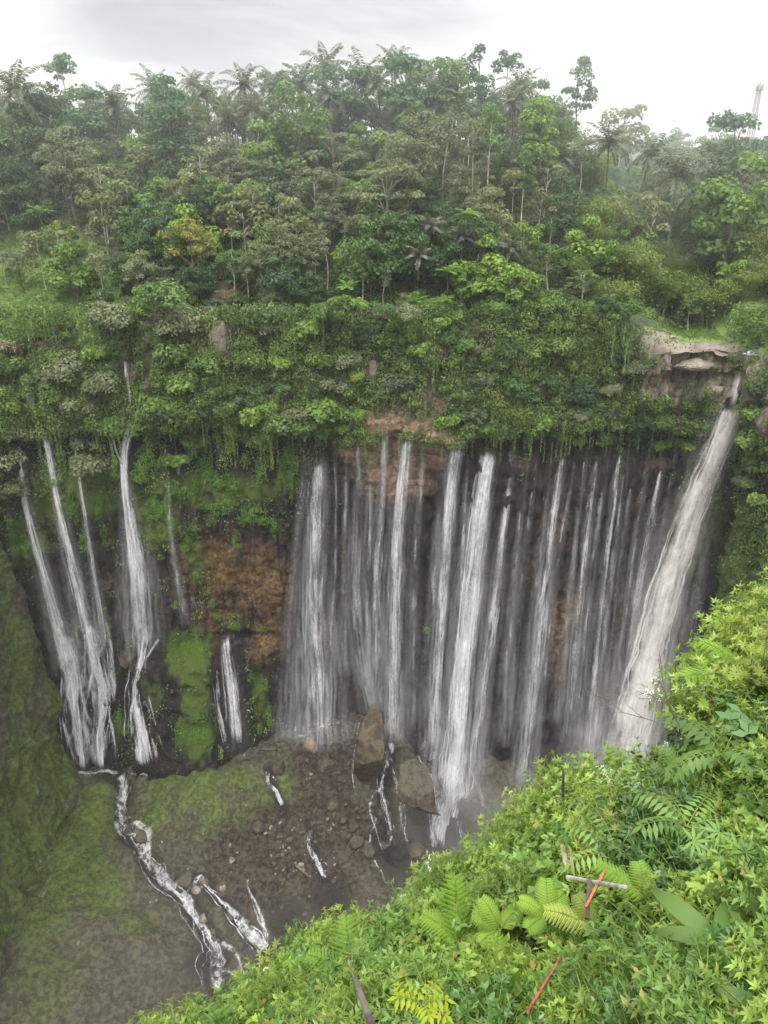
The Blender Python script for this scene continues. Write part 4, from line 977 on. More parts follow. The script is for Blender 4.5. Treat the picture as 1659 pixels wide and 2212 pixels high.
# ------------------------------------------------------------------ water
def water_mat(name, col_a, col_b, fine=2.2, stretch=.10, contrast=2.6, bias=1.15, soft=False, maxa=1.0):
    m, nt = newmat(name)
    uv = N(nt, 'ShaderNodeUVMap', uv_map='UVMap').outputs[0]
    dn = attr(nt, 'dens')
    n1 = noise(nt, mapping(nt, uv, (fine, stretch, 1)), 1.0, 5, .62, .35)
    n2 = noise(nt, mapping(nt, uv, (fine * .35, stretch * 2.2, 1)), 1.0, 3, .6, .6)
    n3 = noise(nt, mapping(nt, uv, (fine * 2.2, stretch * 9, 1)), 1.0, 3, .7)
    n = math_(nt, 'ADD', math_(nt, 'MULTIPLY', n1, .55), math_(nt, 'ADD', math_(nt, 'MULTIPLY', n2, .30), math_(nt, 'MULTIPLY', n3, .15)))
    n = math_(nt, 'ADD', math_(nt, 'MULTIPLY', math_(nt, 'SUBTRACT', n, .5), 1.40), .5)
    if soft:
        a = math_(nt, 'MULTIPLY', dn, ramp(nt, n, .34, .66))
    else:
        # threshold: streaks appear where the noise tops 1 - density
        a = math_(nt, 'MULTIPLY', math_(nt, 'SUBTRACT', math_(nt, 'ADD', n, dn), bias), contrast, clamp=True)
    a = math_(nt, 'MULTIPLY', a, maxa, clamp=True)
    c = mixc(nt, ramp(nt, math_(nt, 'ADD', math_(nt, 'MULTIPLY', n3, .5), math_(nt, 'MULTIPLY', n1, .5)), .34, .60), col_a, col_b)
    d = N(nt, 'ShaderNodeBsdfDiffuse'); nt.links.new(c, d.inputs[0])
    t = N(nt, 'ShaderNodeBsdfTranslucent'); nt.links.new(c, t.inputs[0])
    b = N(nt, 'ShaderNodeBump'); b.inputs['Strength'].default_value = .7; b.inputs['Distance'].default_value = .5
    nt.links.new(n, b.inputs['Height']); nt.links.new(b.outputs[0], d.inputs['Normal'])
    mx = N(nt, 'ShaderNodeMixShader'); mx.inputs[0].default_value = .3
    nt.links.new(d.outputs[0], mx.inputs[1]); nt.links.new(t.outputs[0], mx.inputs[2])
    tr = N(nt, 'ShaderNodeBsdfTransparent')
    m2 = N(nt, 'ShaderNodeMixShader'); nt.links.new(a, m2.inputs[0]); nt.links.new(tr.outputs[0], m2.inputs[1]); nt.links.new(mx.outputs[0], m2.inputs[2])
    o = N(nt, 'ShaderNodeOutputMaterial'); nt.links.new(m2.outputs[0], o.inputs[0])
    return m
M['core'] = water_mat('falling_water', (.46, .46, .49), (.88, .88, .90), 1.5, .08, 1.95, .90, maxa=.92)
M['strand'] = water_mat('water_strands', (.50, .50, .53), (.86, .86, .88), 2.4, .05, 2.0, .97, maxa=.85)
M['veil'] = water_mat('water_veil', (.66, .66, .69), (.84, .85, .87), 1.5, .03, 1, 1, soft=True)
M['brown'] = water_mat('silty_falling_water', (.50, .475, .44), (.90, .88, .85), .65, .06, 1.7, .92, maxa=.95)
M['brown_veil'] = water_mat('silty_veil', (.66, .63, .58), (.82, .80, .76), .5, .03, 1, 1, soft=True)
M['foam'] = water_mat('foaming_stream', (.42, .43, .43), (.86, .87, .88), 1.3, .55, 2.4, .96, maxa=.88)

def resample(P, W, step):
    P = catmull(np.asarray(P, float), 16) if len(P) > 2 else np.asarray(P, float)
    L = np.r_[0, np.cumsum(np.linalg.norm(np.diff(P, axis=0), axis=1))]
    n = max(4, int(L[-1] / step)); q = np.linspace(0, L[-1], n)
    Q = np.stack([np.interp(q, L, P[:, i]) for i in range(P.shape[1])], 1)
    w = np.interp(np.linspace(0, 1, n), np.linspace(0, 1, len(W)), W)
    return Q, w, q

def ribbon(P, W, dens, nU=12, bulge=.25, step=1.2, rag=.12, power=1.0, ground=False, seed=0):
    """a sheet of water along a path: P points, W widths in metres, dens along the path"""
    r = np.random.default_rng(seed + 5)
    Q, w, q = resample(P, W, step)
    n = len(Q); T = np.gradient(Q, axis=0); T /= np.linalg.norm(T, axis=1)[:, None] + 1e-9
    out = np.array([0, -1., 0]) if not ground else np.array([0, -.35, .94])
    Sd = np.cross(T, out); Sd /= np.linalg.norm(Sd, axis=1)[:, None] + 1e-9
    wv = 1 + rag * fbm(np.c_[q * .15, np.full(n, seed * 1.7), np.zeros(n)], 3, seed)
    u = np.linspace(-1, 1, nU + 1)
    V = Q[:, None, :] + Sd[:, None, :] * (u[None, :, None] * (w * wv)[:, None, None] * .5) + out * ((1 - u ** 2)[None, :, None] * (w * bulge)[:, None, None])
    dd = np.interp(np.linspace(0, 1, n), np.linspace(0, 1, len(dens)), dens)
    e = (1 - np.abs(u) ** 2.2) ** power
    A = dd[:, None] * e[None, :]
    A = A * (1 + .22 * fbm(np.stack([np.broadcast_to(q[:, None] * .12, (n, nU + 1)), np.broadcast_to(u[None, :] * 1.3 + seed * 2.7, (n, nU + 1)), np.zeros((n, nU + 1))], -1), 3, seed + 7))
    if not ground: A = A * (smooth(0, min(2.5, q[-1] * .15), q) * .75 + .25)[:, None] * (smooth(0, min(4.0, q[-1] * .15), q[-1] - q) * .6 + .4)[:, None]
    else: A = A * (smooth(0, 1.5, q) * smooth(0, 1.5, q[-1] - q))[:, None]
    off = r.random(2) * 50
    UV = np.stack([u[None, :] * w[:, None] * .5 + off[0], np.broadcast_to(q[:, None] + off[1], (n, nU + 1))], -1).reshape(-1, 2)
    V = V.reshape(-1, 3)
    if ground:
        Z = floor_z(V[:, 0], V[:, 1]) + .22
        V[:, 2] = np.maximum(V[:, 2], Z) if ground == 'max' else Z
    i0 = np.arange(n - 1)[:, None] * (nU + 1) + np.arange(nU)[None]
    F = np.stack([i0, i0 + nU + 1, i0 + nU + 2, i0 + 1], -1).reshape(-1, 4)
    return V, F, UV, A.reshape(-1)

def braid(P, W, n, bright, seed, wander=.06, wr=(.25, .8), ground=False, full=.5, fw=.5):
    """many thin strands wandering inside the envelope of a stream"""
    r = np.random.default_rng(seed + 900); out = []; m = len(P); P = np.asarray(P, float)
    Q, w, q = resample(P, W, 1.5)
    T = np.gradient(Q, axis=0); sd = np.cross(T, [0, -1., 0] if not ground else [0, 0, 1.]); sd /= np.linalg.norm(sd, axis=1)[:, None] + 1e-9
    t = np.linspace(0, 1, len(Q))
    for j in range(n):
        a = 0 if r.random() < full else r.uniform(0, .6); b = 1 if r.random() < full + .2 else min(1, a + r.uniform(.25, .6))
        if b - a < .15: b = min(1, a + .3)
        o0 = r.uniform(-.9, .9) * fw * 2 * .5
        o = np.clip(o0 + wander * fbm(np.c_[q * .22, np.full(len(q), j * 3.1 + seed), np.zeros(len(q))], 3, seed), -.55, .55)
        S_ = Q + sd * (o * w)[:, None] + np.array([0, -1, 0]) * (0 if ground else .15 + .5 * r.random())
        k = (t >= a) & (t <= b)
        if k.sum() < 4: continue
        ww = r.uniform(*wr)
        out.append(ribbon(S_[k], np.array([.6, 1, 1, .8]) * ww, np.array([.8, 1.05, 1, .8]) * bright * r.uniform(.70, 1.06), nU=6, seed=seed * 3 + j, ground=ground, step=1.0 if not ground else .5, rag=.35, power=1.5))
    return out

def water_part(name, ribs, mat, parent):
    c0 = np.array(parent.location)
    V = []; F = []; U = []; A = []; k = 0
    for v, f, uv, a in ribs:
        V.append(v - c0); F.append(f + k); U.append(uv); A.append(a); k += len(v)
    return obj(name, np_mesh(name, np.concatenate(V), np.concatenate(F), mat, {'dens': ('POINT', np.concatenate(A))}, np.concatenate(U), True), parent)

def px2m(p): return (p.y * CP - p.z * SP) / FPX

def fall(path, widths, label, bright=.6, veil=.35, offs=(.5, 2.6), forks=(), cascade=None, Ys=None, mats=('core', 'strand', 'veil'), seed=0, strands=None, vw=1.2):
    """path in photo pixels gives the direction in which the stream is seen; each point is set where it stands, in front of the rock"""
    n = len(path); P = []
    for k, (px, py) in enumerate(path):
        if Ys is not None: P.append(np.array(at_y(px, py, Ys[k])))
        else:
            w = at_wall(px, py); f = bvh_floor.ray_cast(Vector((0, 0, 0)), ray(px, py).normalized())
            if f[0] is not None and f[0].length < w.length: w = f[0]
            P.append(np.array(w))
    P = np.array(P)
    if Ys is None:
        # free fall: keep the depth smooth, in front of the closest bulge of rock
        off = np.linspace(offs[0], offs[1], n)
        ys = P[:, 1] - off
        ys = np.minimum(ys, np.interp(np.arange(n), [0, n - 1], [ys[0], ys[-1]]) + 1.0)
        P = np.array([np.array(at_y(px, py, y)) for (px, py), y in zip(path, ys)])
    W = np.array(widths) * px2m(Vector(P[n // 2]))
    root = empty('waterfall', tuple(P[0]), label=label, cat='waterfall', group='waterfalls of the amphitheatre')
    m = len(W); dn = np.full(6, bright); dn[0] = bright * 1.05; dn[-1] = bright * .92
    water_part('stream', [ribbon(P, W * .86, dn, seed=seed, power=.9)], M[mats[0]], root)
    P2 = P + np.array([0, .5, 0])
    ribs = [ribbon(P2, W * 1.15, [bright * .85, bright * .8, bright * .75, bright * .65], seed=seed + 1, rag=.2, nU=14)]
    ns = strands if strands is not None else max(4, int(max(widths) / 5.5))
    if ns: ribs += braid(P, W, ns, bright * 1.08, seed, .035, (.45, 1.3), full=.45, fw=.40)
    for fpath, fw in forks:
        FP = np.array([np.array(at_wall(px, py, .6)) for px, py in fpath])
        ribs.append(ribbon(FP, np.array(fw) * px2m(Vector(FP[0])), [bright * 1.1, bright], nU=6, seed=seed + 40 + len(ribs)))
    water_part('strand', ribs, M[mats[1]], root)
    if veil > 0:
        P3 = P + np.array([0, .9, 0])
        water_part('veil', [ribbon(P3, W * vw * np.linspace(1.0, 1.6, m), [veil * .32, veil * .36, veil * .40, veil * .46], seed=seed + 2, power=1.5, nU=14), ribbon(P3 + np.array([.2, -1.6, 0]), W * vw * np.linspace(.8, 1.9, m), [veil * .14, veil * .22, veil * .30, veil * .40], seed=seed + 3, power=1.5, nU=14)], M[mats[2]], root)
    if cascade:
        rb = []
        for j, (cp, cw, cb) in enumerate(cascade):
            CPt = np.array([np.array(at_floor(px, py, .45)) for px, py in cp])
            cwm = np.array(cw) * px2m(Vector(CPt[0]))
            rb.append(ribbon(CPt, cwm * 1.12, [cb] * 3, nU=12, bulge=.10, seed=seed + 60 + j, rag=.3, step=.8))
            rb += braid(CPt, cwm * 1.1, int(max(cw) / 8), cb * 1.02, seed + 70 + j, .06, (.6, 1.4), full=.35, fw=.45)
        water_part('cascade', rb, M['strand'] if bright < .5 else M['core'], root)
    return root

fall([(42, 970), (55, 1080), (85, 1200), (122, 1330), (150, 1440)], [12, 28, 42, 55], 'leftmost waterfall, a slanting white ribbon by the mossy spur', 0.66, .40, seed=1,
     cascade=[([(180, 1390), (190, 1490), (200, 1580), (202, 1662)], [80, 118, 120, 104], .40), ([(150, 1380), (165, 1480), (172, 1560), (182, 1668)], [56, 80, 84, 74], .50), ([(140, 1360), (155, 1480), (165, 1560), (182, 1668)], [44, 46, 40, 36], .72), ([(150, 1440), (138, 1530), (150, 1600), (165, 1670)], [20, 14, 12, 10], .6), ([(135, 1450), (130, 1560), (148, 1668)], [8, 8, 6], .62), ([(205, 1440), (190, 1500), (178, 1560)], [12, 10, 8], .6)])
fall([(96, 935), (112, 1010), (135, 1130), (165, 1250), (195, 1380)], [20, 26, 40, 58], 'second waterfall from the left, wide white stream with forked top', 0.62, .42, seed=11, forks=[([(78, 955), (92, 985), (108, 1010)], [8, 10, 10])],
     cascade=[([(195, 1340), (212, 1430), (222, 1500), (212, 1590), (215, 1668)], [72, 90, 80, 64, 56], .50), ([(190, 1340), (205, 1430), (228, 1500), (215, 1590), (218, 1668)], [36, 40, 30, 22, 26], .72), ([(190, 1380), (175, 1480), (200, 1580)], [18, 22, 14], .5), ([(235, 1530), (245, 1590), (258, 1668)], [8, 9, 7], .58)])
fall([(160, 945), (172, 1040), (190, 1150), (208, 1270), (228, 1400)], [9, 15, 20, 26], 'third waterfall from the left, a thin straight ribbon', 0.56, .30, seed=21,
     cascade=[([(226, 1330), (238, 1400), (243, 1480), (232, 1560)], [14, 24, 20, 12], .55), ([(238, 1370), (215, 1410), (200, 1450)], [8, 9, 8], .55)])
fall([(283, 900), (268, 985), (275, 1080), (292, 1180), (303, 1290), (308, 1395)], [18, 20, 34, 62, 72, 62], 'bright tall waterfall that strikes a ledge, left of the orange face', 0.72, .50, seed=31, forks=[([(243, 938), (252, 975), (266, 1005)], [8, 9, 10]), ([(292, 905), (283, 940), (270, 975)], [9, 10, 10])],
     cascade=[([(308, 1350), (303, 1440), (298, 1490), (305, 1560), (320, 1658)], [66, 52, 66, 84, 100], .50), ([(315, 1360), (302, 1440), (292, 1490), (300, 1560), (318, 1658)], [26, 20, 28, 36, 44], .74), ([(300, 1480), (285, 1540), (298, 1640)], [14, 14, 16], .6), ([(318, 1490), (335, 1560), (352, 1620)], [7, 8, 8], .55), ([(345, 1375), (330, 1400), (315, 1425)], [10, 10, 9], .58)])
fall([(355, 950), (364, 1080), (375, 1200), (402, 1345)], [6, 10, 14, 22], 'faint thin waterfall beside the hanging ferns left of the orange face', 0.46, .26, seed=41,
     cascade=[([(400, 1235), (415, 1290), (432, 1355)], [6, 12, 22], .52), ([(405, 1240), (398, 1300), (405, 1355)], [5, 7, 8], .46), ([(428, 1285), (438, 1320), (442, 1358)], [4, 5, 6], .5)])
fall([(488, 1368), (493, 1430), (503, 1510), (512, 1612)], [28, 38, 42, 52], 'small lower cascade below the orange face', 0.66, .12, offs=(.4, .6), seed=51, forks=[([(470, 1380), (480, 1400), (490, 1420)], [6, 7, 8])],
     cascade=[([(464, 1405), (468, 1500), (482, 1570), (492, 1618)], [12, 20, 18, 14], .62), ([(500, 1380), (508, 1480), (516, 1610)], [14, 20, 24], .6), ([(512, 1390), (518, 1460), (512, 1540)], [8, 12, 10], .5), ([(458, 1460), (468, 1540), (486, 1620)], [4, 5, 5], .52)])
fall([(272, 770), (276, 810), (280, 850), (284, 895)], [5, 9, 8, 6], 'small upper trickle above the bright tall waterfall', 0.55, .0, offs=(.3, .4), seed=55)
fall([(655, 985), (645, 1150), (632, 1320), (620, 1590)], [14, 26, 36, 44], 'dark faint veil right of the orange face', 0.32, .30, seed=61)
fall([(688, 985), (684, 1100), (680, 1300), (690, 1440), (692, 1580)], [48, 52, 60, 80, 105], 'broad misty veil left of the banded lip', 0.52, .52, seed=71, cascade=[([(640, 1500), (640, 1550), (636, 1590)], [5, 5, 6], .5), ([(660, 1520), (656, 1560), (655, 1588)], [5, 5, 5], .5)])
fall([(722, 985), (726, 1080), (722, 1220), (716, 1420)], [8, 12, 16, 24], 'thin wisp at the edge of the banded lip', 0.44, .18, seed=81)
fall([(776, 935), (774, 1100), (770, 1280), (785, 1440), (806, 1535)], [14, 28, 34, 40, 46], 'veil that lands behind the upright pinnacle rock', 0.50, .42, seed=91, cascade=[([(768, 1320), (782, 1400), (800, 1480), (812, 1540)], [8, 14, 22, 26], .62)])
fall([(832, 930), (824, 1080), (815, 1260), (815, 1500)], [22, 34, 36, 50], 'pale veil over the left part of the banded lip', 0.48, .42, seed=101)
fall([(880, 936), (868, 1060), (858, 1200), (852, 1380), (850, 1590)], [34, 48, 46, 44, 60], 'white waterfall over the middle of the banded lip', 0.62, .46, seed=111)
fall([(916, 955), (905, 1100), (895, 1260), (890, 1560)], [12, 20, 26, 30], 'faint wisp at the right of the banded lip', 0.42, .28, seed=121)
fall([(986, 955), (972, 1060), (962, 1200), (950, 1380), (936, 1620)], [36, 42, 34, 36, 52], 'waterfall left of the widest central one', 0.60, .44, seed=131)
fall([(1058, 965), (1040, 1080), (1022, 1230), (1005, 1400), (990, 1560), (975, 1700)], [46, 62, 66, 66, 78, 96], 'widest bright central waterfall', 0.74, .55, seed=141,
     cascade=[([(990, 1600), (980, 1690), (968, 1760), (955, 1830)], [90, 120, 135, 120], .55), ([(985, 1640), (975, 1710), (960, 1770), (950, 1825)], [60, 80, 90, 80], .72), ([(945, 1600), (930, 1670), (938, 1760), (935, 1850)], [20, 18, 24, 20], .60), ([(1010, 1650), (1030, 1690), (1048, 1750)], [12, 14, 12], .56), ([(1000, 1700), (985, 1760), (1000, 1820)], [40, 44, 40], .5)])
fall([(1110, 962), (1090, 1120), (1070, 1280), (1048, 1450), (1020, 1660)], [24, 30, 34, 36, 44], 'narrow waterfall just right of the widest central one', 0.54, .40, seed=151)
fall([(1160, 975), (1140, 1130), (1118, 1330), (1100, 1560)], [12, 18, 22, 26], 'faint thin wisp, second right of the widest central waterfall', 0.42, .24, seed=161)
fall([(1216, 978), (1196, 1100), (1178, 1250), (1160, 1400), (1128, 1690)], [22, 34, 44, 48, 50], 'veined waterfall over the brown patch right of centre', 0.54, .46, seed=171)
fall([(1242, 985), (1214, 1150), (1190, 1300), (1172, 1480)], [8, 14, 20, 24], 'thin strand right of the veined waterfall', 0.46, .20, seed=181)
fall([(1290, 978), (1268, 1150), (1250, 1320), (1222, 1600)], [16, 26, 30, 34], 'slim waterfall under the bright bushes at right of centre', 0.50, .36, seed=191)
fall([(1338, 965), (1322, 1120), (1300, 1300), (1268, 1620)], [18, 26, 28, 32], 'slim waterfall, second left of the great brownish one', 0.52, .38, seed=201)
fall([(1372, 970), (1350, 1140), (1325, 1340), (1298, 1580)], [12, 16, 20, 24], 'faint wisp left of the ribbon beside the great fall', 0.40, .26, seed=211)
fall([(1432, 985), (1404, 1130), (1380, 1270), (1358, 1420), (1330, 1560)], [16, 26, 34, 40, 48], 'ribbon of water beside the great brownish fall', 0.56, .42, seed=221)
fall([(1586, 868), (1550, 962), (1500, 1085), (1452, 1225), (1412, 1370), (1378, 1500), (1345, 1640)], [64, 76, 88, 100, 112, 132, 158], 'great brownish white main waterfall leaping from the river rim at right', 0.82, .62, Ys=[157.5, 156.5, 154.5, 152, 150, 148, 145.5], mats=('brown', 'brown', 'brown_veil'), seed=231, strands=22, vw=1.35)
fall([(1500, 1060), (1512, 1200), (1490, 1330), (1470, 1450)], [60, 90, 110, 130], 'thin dark spray curtain right of the great fall', 0.20, .20, seed=241, strands=0)

# thin wisps between the larger falls
for k, (xa, xb, y1, wd_, br_, lb) in enumerate([(748, 742, 1450, 20, .34, 'thin wisp between the misty veil and the banded lip'), (800, 793, 1480, 26, .38, 'soft wisp left of the pale lip veil'), (952, 925, 1540, 24, .36, 'soft wisp left of the waterfall beside the widest one'), (1012, 978, 1500, 26, .40, 'soft wisp hugging the left of the widest central waterfall'),
                                    (1138, 1085, 1600, 24, .38, 'soft wisp second right of the widest central waterfall'), (1186, 1140, 1560, 26, .36, 'soft wisp just left of the veined waterfall'), (1265, 1205, 1560, 22, .36, 'soft wisp just left of the slim bush waterfall'), (1312, 1245, 1600, 24, .38, 'soft wisp between the two slim right waterfalls'),
                                    (1355, 1285, 1600, 26, .40, 'soft wisp right of the second slim waterfall'), (1400, 1325, 1560, 24, .36, 'soft wisp second left of the great brownish fall'), (1458, 1370, 1480, 22, .32, 'faint wisp touching the left side of the great fall'), (666, 660, 1500, 26, .34, 'faint wisp over the left of the misty veil')]):
    fall([(xa, 968 + 4 * (k % 3)), (xa + (xb - xa) * .3, 1130), (xa + (xb - xa) * .62, 1300), (xb, y1)], [wd_ * .45, wd_ * .8, wd_, wd_ * 1.25], lb, br_ + .04, .40, seed=700 + 9 * k)

def stream(paths, label, mat='foam'):
    P0 = at_floor(*paths[0][0][0])
    root = empty('stream', tuple(P0), label=label, cat='stream', group='streams over the gorge floor')
    rb = []
    for j, (pp, w, b) in enumerate(paths):
        P = np.array([np.array(at_floor(px, py)) for px, py in pp])
        wm = np.array(w) * 1.05 * px2m(Vector(P[0]))
        rb.append(ribbon(P, wm, [b * 1.06] * 3, nU=10, bulge=0, step=.5, rag=.45, ground=True, seed=400 + j + len(pp) * 7))
        rb += braid(P, wm * 1.25, max(3, int(max(w) / 4)), b * 1.10, 430 + j * 13 + len(pp), .22, (.3, .7), ground=True, full=.5, fw=.48)
    water_part('water', rb, M[mat], root)
    return root
stream([([(258, 1668), (268, 1705), (262, 1750), (272, 1800), (300, 1820), (318, 1860), (345, 1890), (385, 1925), (405, 1950), (425, 1985), (452, 2020), (472, 2060), (468, 2105), (476, 2150)], [34, 30, 24, 30, 34, 34, 36, 34, 30, 28, 34, 44, 48, 40], .62),
        ([(282, 1780), (310, 1790), (325, 1815), (322, 1850)], [10, 16, 20, 24], .62), ([(250, 1765), (258, 1800), (285, 1815)], [10, 14, 14], .58), ([(290, 1690), (275, 1720), (262, 1745)], [10, 12, 12], .5),
        ([(470, 2040), (500, 2050), (520, 2080), (518, 2115)], [12, 14, 14, 12], .56), ([(462, 2080), (490, 2100), (515, 2118)], [8, 12, 12], .52)], 'main white stream winding down past the mossy dome')
stream([([(412, 1920), (432, 1895), (445, 1915), (470, 1940), (500, 1970), (525, 2000), (552, 2030), (580, 2060)], [10, 12, 12, 18, 22, 26, 28, 28], .62), ([(385, 1928), (410, 1918), (432, 1900)], [12, 10, 10], .56), ([(490, 1955), (520, 1985), (560, 2040)], [10, 16, 18], .52)], 'second white stream right of the winding one')
stream([([(540, 1885), (535, 1915), (552, 1950), (568, 1990), (582, 2050)], [8, 14, 14, 16, 18], .57), ([(540, 1930), (558, 1985), (578, 2020)], [8, 10, 12], .5)], 'thin braided stream left of the pale boulders')
stream([([(582, 1660), (580, 1690), (598, 1715), (615, 1750)], [12, 12, 14, 10], .62), ([(585, 1672), (602, 1695)], [8, 8], .55)], 'short white trickle below the mossy ledge')
stream([([(672, 1790), (668, 1825), (685, 1865), (708, 1905)], [8, 14, 16, 14], .58), ([(680, 1790), (700, 1810), (705, 1830)], [7, 8, 7], .52), ([(690, 1860), (718, 1885)], [7, 8], .54)], 'short trickle over the brown rubble')
stream([([(848, 1595), (838, 1640), (825, 1690), (832, 1740), (845, 1800), (835, 1840)], [24, 18, 14, 14, 14, 12], .58), ([(830, 1690), (800, 1740), (815, 1800), (830, 1850)], [7, 9, 10, 8], .55), ([(845, 1650), (862, 1720), (868, 1780), (885, 1830)], [8, 12, 14, 12], .58), ([(785, 1540), (770, 1600), (762, 1680), (775, 1740)], [5, 5, 6, 5], .52), ([(815, 1760), (800, 1830), (830, 1900), (850, 1920)], [6, 8, 8, 10], .52)], 'braided trickles around the upright pinnacle rock')
stream([([(905, 1620), (915, 1660), (935, 1700), (938, 1760), (935, 1840)], [12, 16, 18, 18, 14], .6), ([(880, 1600), (905, 1625), (918, 1660)], [12, 10, 9], .55)], 'trickle down the right side of the big cracked boulder')
stream([([(150, 1668), (200, 1672), (240, 1668), (262, 1672)], [12, 14, 14, 14], .58), ([(270, 1668), (310, 1650), (345, 1632)], [10, 14, 8], .6)], 'white splash pool at the foot of the left waterfalls')
stream([([(100, 1664), (92, 1680), (88, 1695)], [5, 8, 8], .55), ([(118, 1658), (122, 1678)], [4, 5], .5)], 'tiny trickle at the foot of the mossy spur')
stream([([(620, 1600), (660, 1585), (700, 1570), (760, 1548)], [5, 7, 8, 6], .56)], 'thin line of foam under the misty veil')

# ------------------------------------------------------------------ rocks
def rock_mesh(name, size, seed, mat, sub=4, sharp=1.0):
    import bmesh
    bm = bmesh.new(); bmesh.ops.create_icosphere(bm, subdivisions=sub, radius=1)
    r = np.random.default_rng(seed)
    V = np.array([v.co[:] for v in bm.verts])
    # cut by random planes to make facets
    for k in range(int(9 * sharp) + 3):
        n = rdir(1, r)[0]; dd = .55 + .35 * r.random()
        h = V @ n - dd; V = V - np.clip(h, 0, None)[:, None] * n * .92
    V = V * (1 + .05 * fbm(V * 2.5 + seed, 4, seed)[:, None] + .03 * fbm(V * 8 + seed, 2, seed + 3)[:, None])
    V = V * np.array(size)
    for v, c in zip(bm.verts, V): v.co = c
    me = bpy.data.meshes.new(name); bm.to_mesh(me); bm.free(); me.materials.append(mat)
    return me
def shaped_rock(name, outline, depth, seed, mat, label, Y=None, n=90):
    """rock from its outline in the photo, set at the depth where it stands"""
    pts = np.array([np.array(at_y(px, py, Y)) for px, py in outline])
    pts = np.concatenate([pts[i] + (pts[(i + 1) % len(pts)] - pts[i]) * np.linspace(0, 1, 14, endpoint=False)[:, None] for i in range(len(pts))])
    c = pts.mean(0)
    P2 = pts[:, [0, 2]] - c[[0, 2]]
    A = np.arctan2(P2[:, 1], P2[:, 0]); R = np.hypot(P2[:, 0], P2[:, 1]); o_ = np.argsort(A); A = A[o_]; R = R[o_]
    AA = np.r_[A[-1] - 2 * PI, A, A[0] + 2 * PI]; RR = np.r_[R[-1], R, R[0]]
    nu, nv = n, 40
    u = np.linspace(-PI, PI, nu, endpoint=False); v = np.linspace(-PI / 2, PI / 2, nv)
    U, Vv = np.meshgrid(u, v, indexing='ij')
    rr = np.interp(U, AA, RR)
    prof = np.cos(Vv) ** .45
    yb = np.sin(Vv); yb = np.sign(yb) * np.abs(yb) ** .8 * depth
    x = rr * prof * np.cos(U); z = rr * prof * np.sin(U)
    V = np.stack([x, yb + .25 * z * 0, z], -1)
    q = V * .35 + seed
    nn = fbm(q, 4, seed); V = V * (1 + .05 * nn[..., None] * np.array([.5, 1.6, .4]))
    r = np.random.default_rng(seed)
    for k in range(5):
        nrm = np.array([r.normal() * .6, -1, r.normal() * .6]); nrm /= np.linalg.norm(nrm)
        h = V @ nrm - depth * (.55 + .3 * r.random()); V = V - np.clip(h, 0, None)[..., None] * nrm * .9
    V = V.reshape(-1, 3)
    F = [(i * nv + j, ((i + 1) % nu) * nv + j, ((i + 1) % nu) * nv + j + 1, i * nv + j + 1) for i in range(nu) for j in range(nv - 1)]
    return obj(name, np_mesh(name, V, F, mat, smoothed=True), None, tuple(c), label, 'rock')
yp = at_floor(800, 1728).y
shaped_rock('pinnacle_rock', [(806, 1526), (824, 1540), (830, 1590), (833, 1640), (812, 1690), (795, 1728), (775, 1720), (764, 1670), (768, 1610), (785, 1560)], 3.4, 7, M['pinnacle'], 'tall upright mossy pinnacle rock standing in the debris', yp)
yb = at_floor(895, 1835).y
shaped_rock('cracked_boulder', [(866, 1650), (900, 1640), (930, 1664), (940, 1720), (944, 1785), (908, 1812), (876, 1800), (858, 1720)], 3.4, 9, M['boulder'], 'big cracked dark boulder right of the pinnacle rock', yb)
for k, (px, py, w, h, lb) in enumerate([(272, 1425, 46, 34, 'brown boulder on the ledge beside the bright tall waterfall'), (305, 1812, 34, 30, 'mossy boulder parting the winding stream'), (402, 1900, 36, 30, 'dark wet boulder at the bend of the winding stream'), (438, 1905, 16, 22, 'pale pinkish boulder between the two streams'),
                                       (424, 1924, 20, 16, 'flat pale boulder at the fork of the streams'), (482, 1918, 16, 12, 'round pale boulder left of the thin braided stream'), (440, 1985, 22, 14, 'pale slab boulder between the two lower streams'), (672, 1612, 34, 36, 'orange brown boulder on the debris slope under the misty veil'), (705, 1660, 40, 46, 'leaning brown slab left of the pinnacle rock'),
                                       (604, 1662, 28, 40, 'mossy upright boulder beside the short trickle'), (720, 1740, 28, 24, 'dark square boulder left of the pinnacle foot'), (280, 1795, 30, 22, 'wet dark boulder above the mossy parting one'), (900, 1840, 40, 26, 'low dark boulder under the cracked one'), (800, 1840, 34, 22, 'reddish flat boulder left of the braided trickles'),
                                       (770, 1820, 30, 26, 'grey brown boulder in the mist right of the rubble'), (500, 1100 + 760, 16, 12, 'small pale boulder on the bare brown slope'), (560, 1790, 34, 24, 'mossy low boulder in the middle of the debris'), (640, 1700, 26, 22, 'mossy boulder right of the short trickle'), (930, 1660, 22, 18, 'dark wedge boulder beside the widest central waterfall'), (650, 1870, 14, 12, 'pale boulder beside the rubble trickle'),
                                       (520, 2050, 22, 26, 'dark boulder inside the lower fork of the winding stream')]):
    c = at_floor(px, py); s = px2m(c)
    mt = M['pebble'] if 'pale' in lb else M['clay'] if 'orange' in lb else M['boulder']
    obj('boulder', rock_mesh('boulder', (w * s * .55, w * s * .5, h * s * .55), 500 + k, mt, 4), None, tuple(c + Vector((0, 0, .1 * h * s))), lb, 'boulder', 'boulders on the gorge floor').rotation_euler = (0, 0, rng.random() * 6)
mb = MB()
protos = []
for k in range(8):
    me = rock_mesh('tmp', (1, .8 - .04 * k, .55 + .03 * k), 700 + k, M['boulder'], 2, 2.2); bm_v = np.array([v.co[:] for v in me.vertices]); bm_f = np.array([list(p.vertices) for p in me.polygons]); protos.append((bm_v, bm_f)); bpy.data.meshes.remove(me)
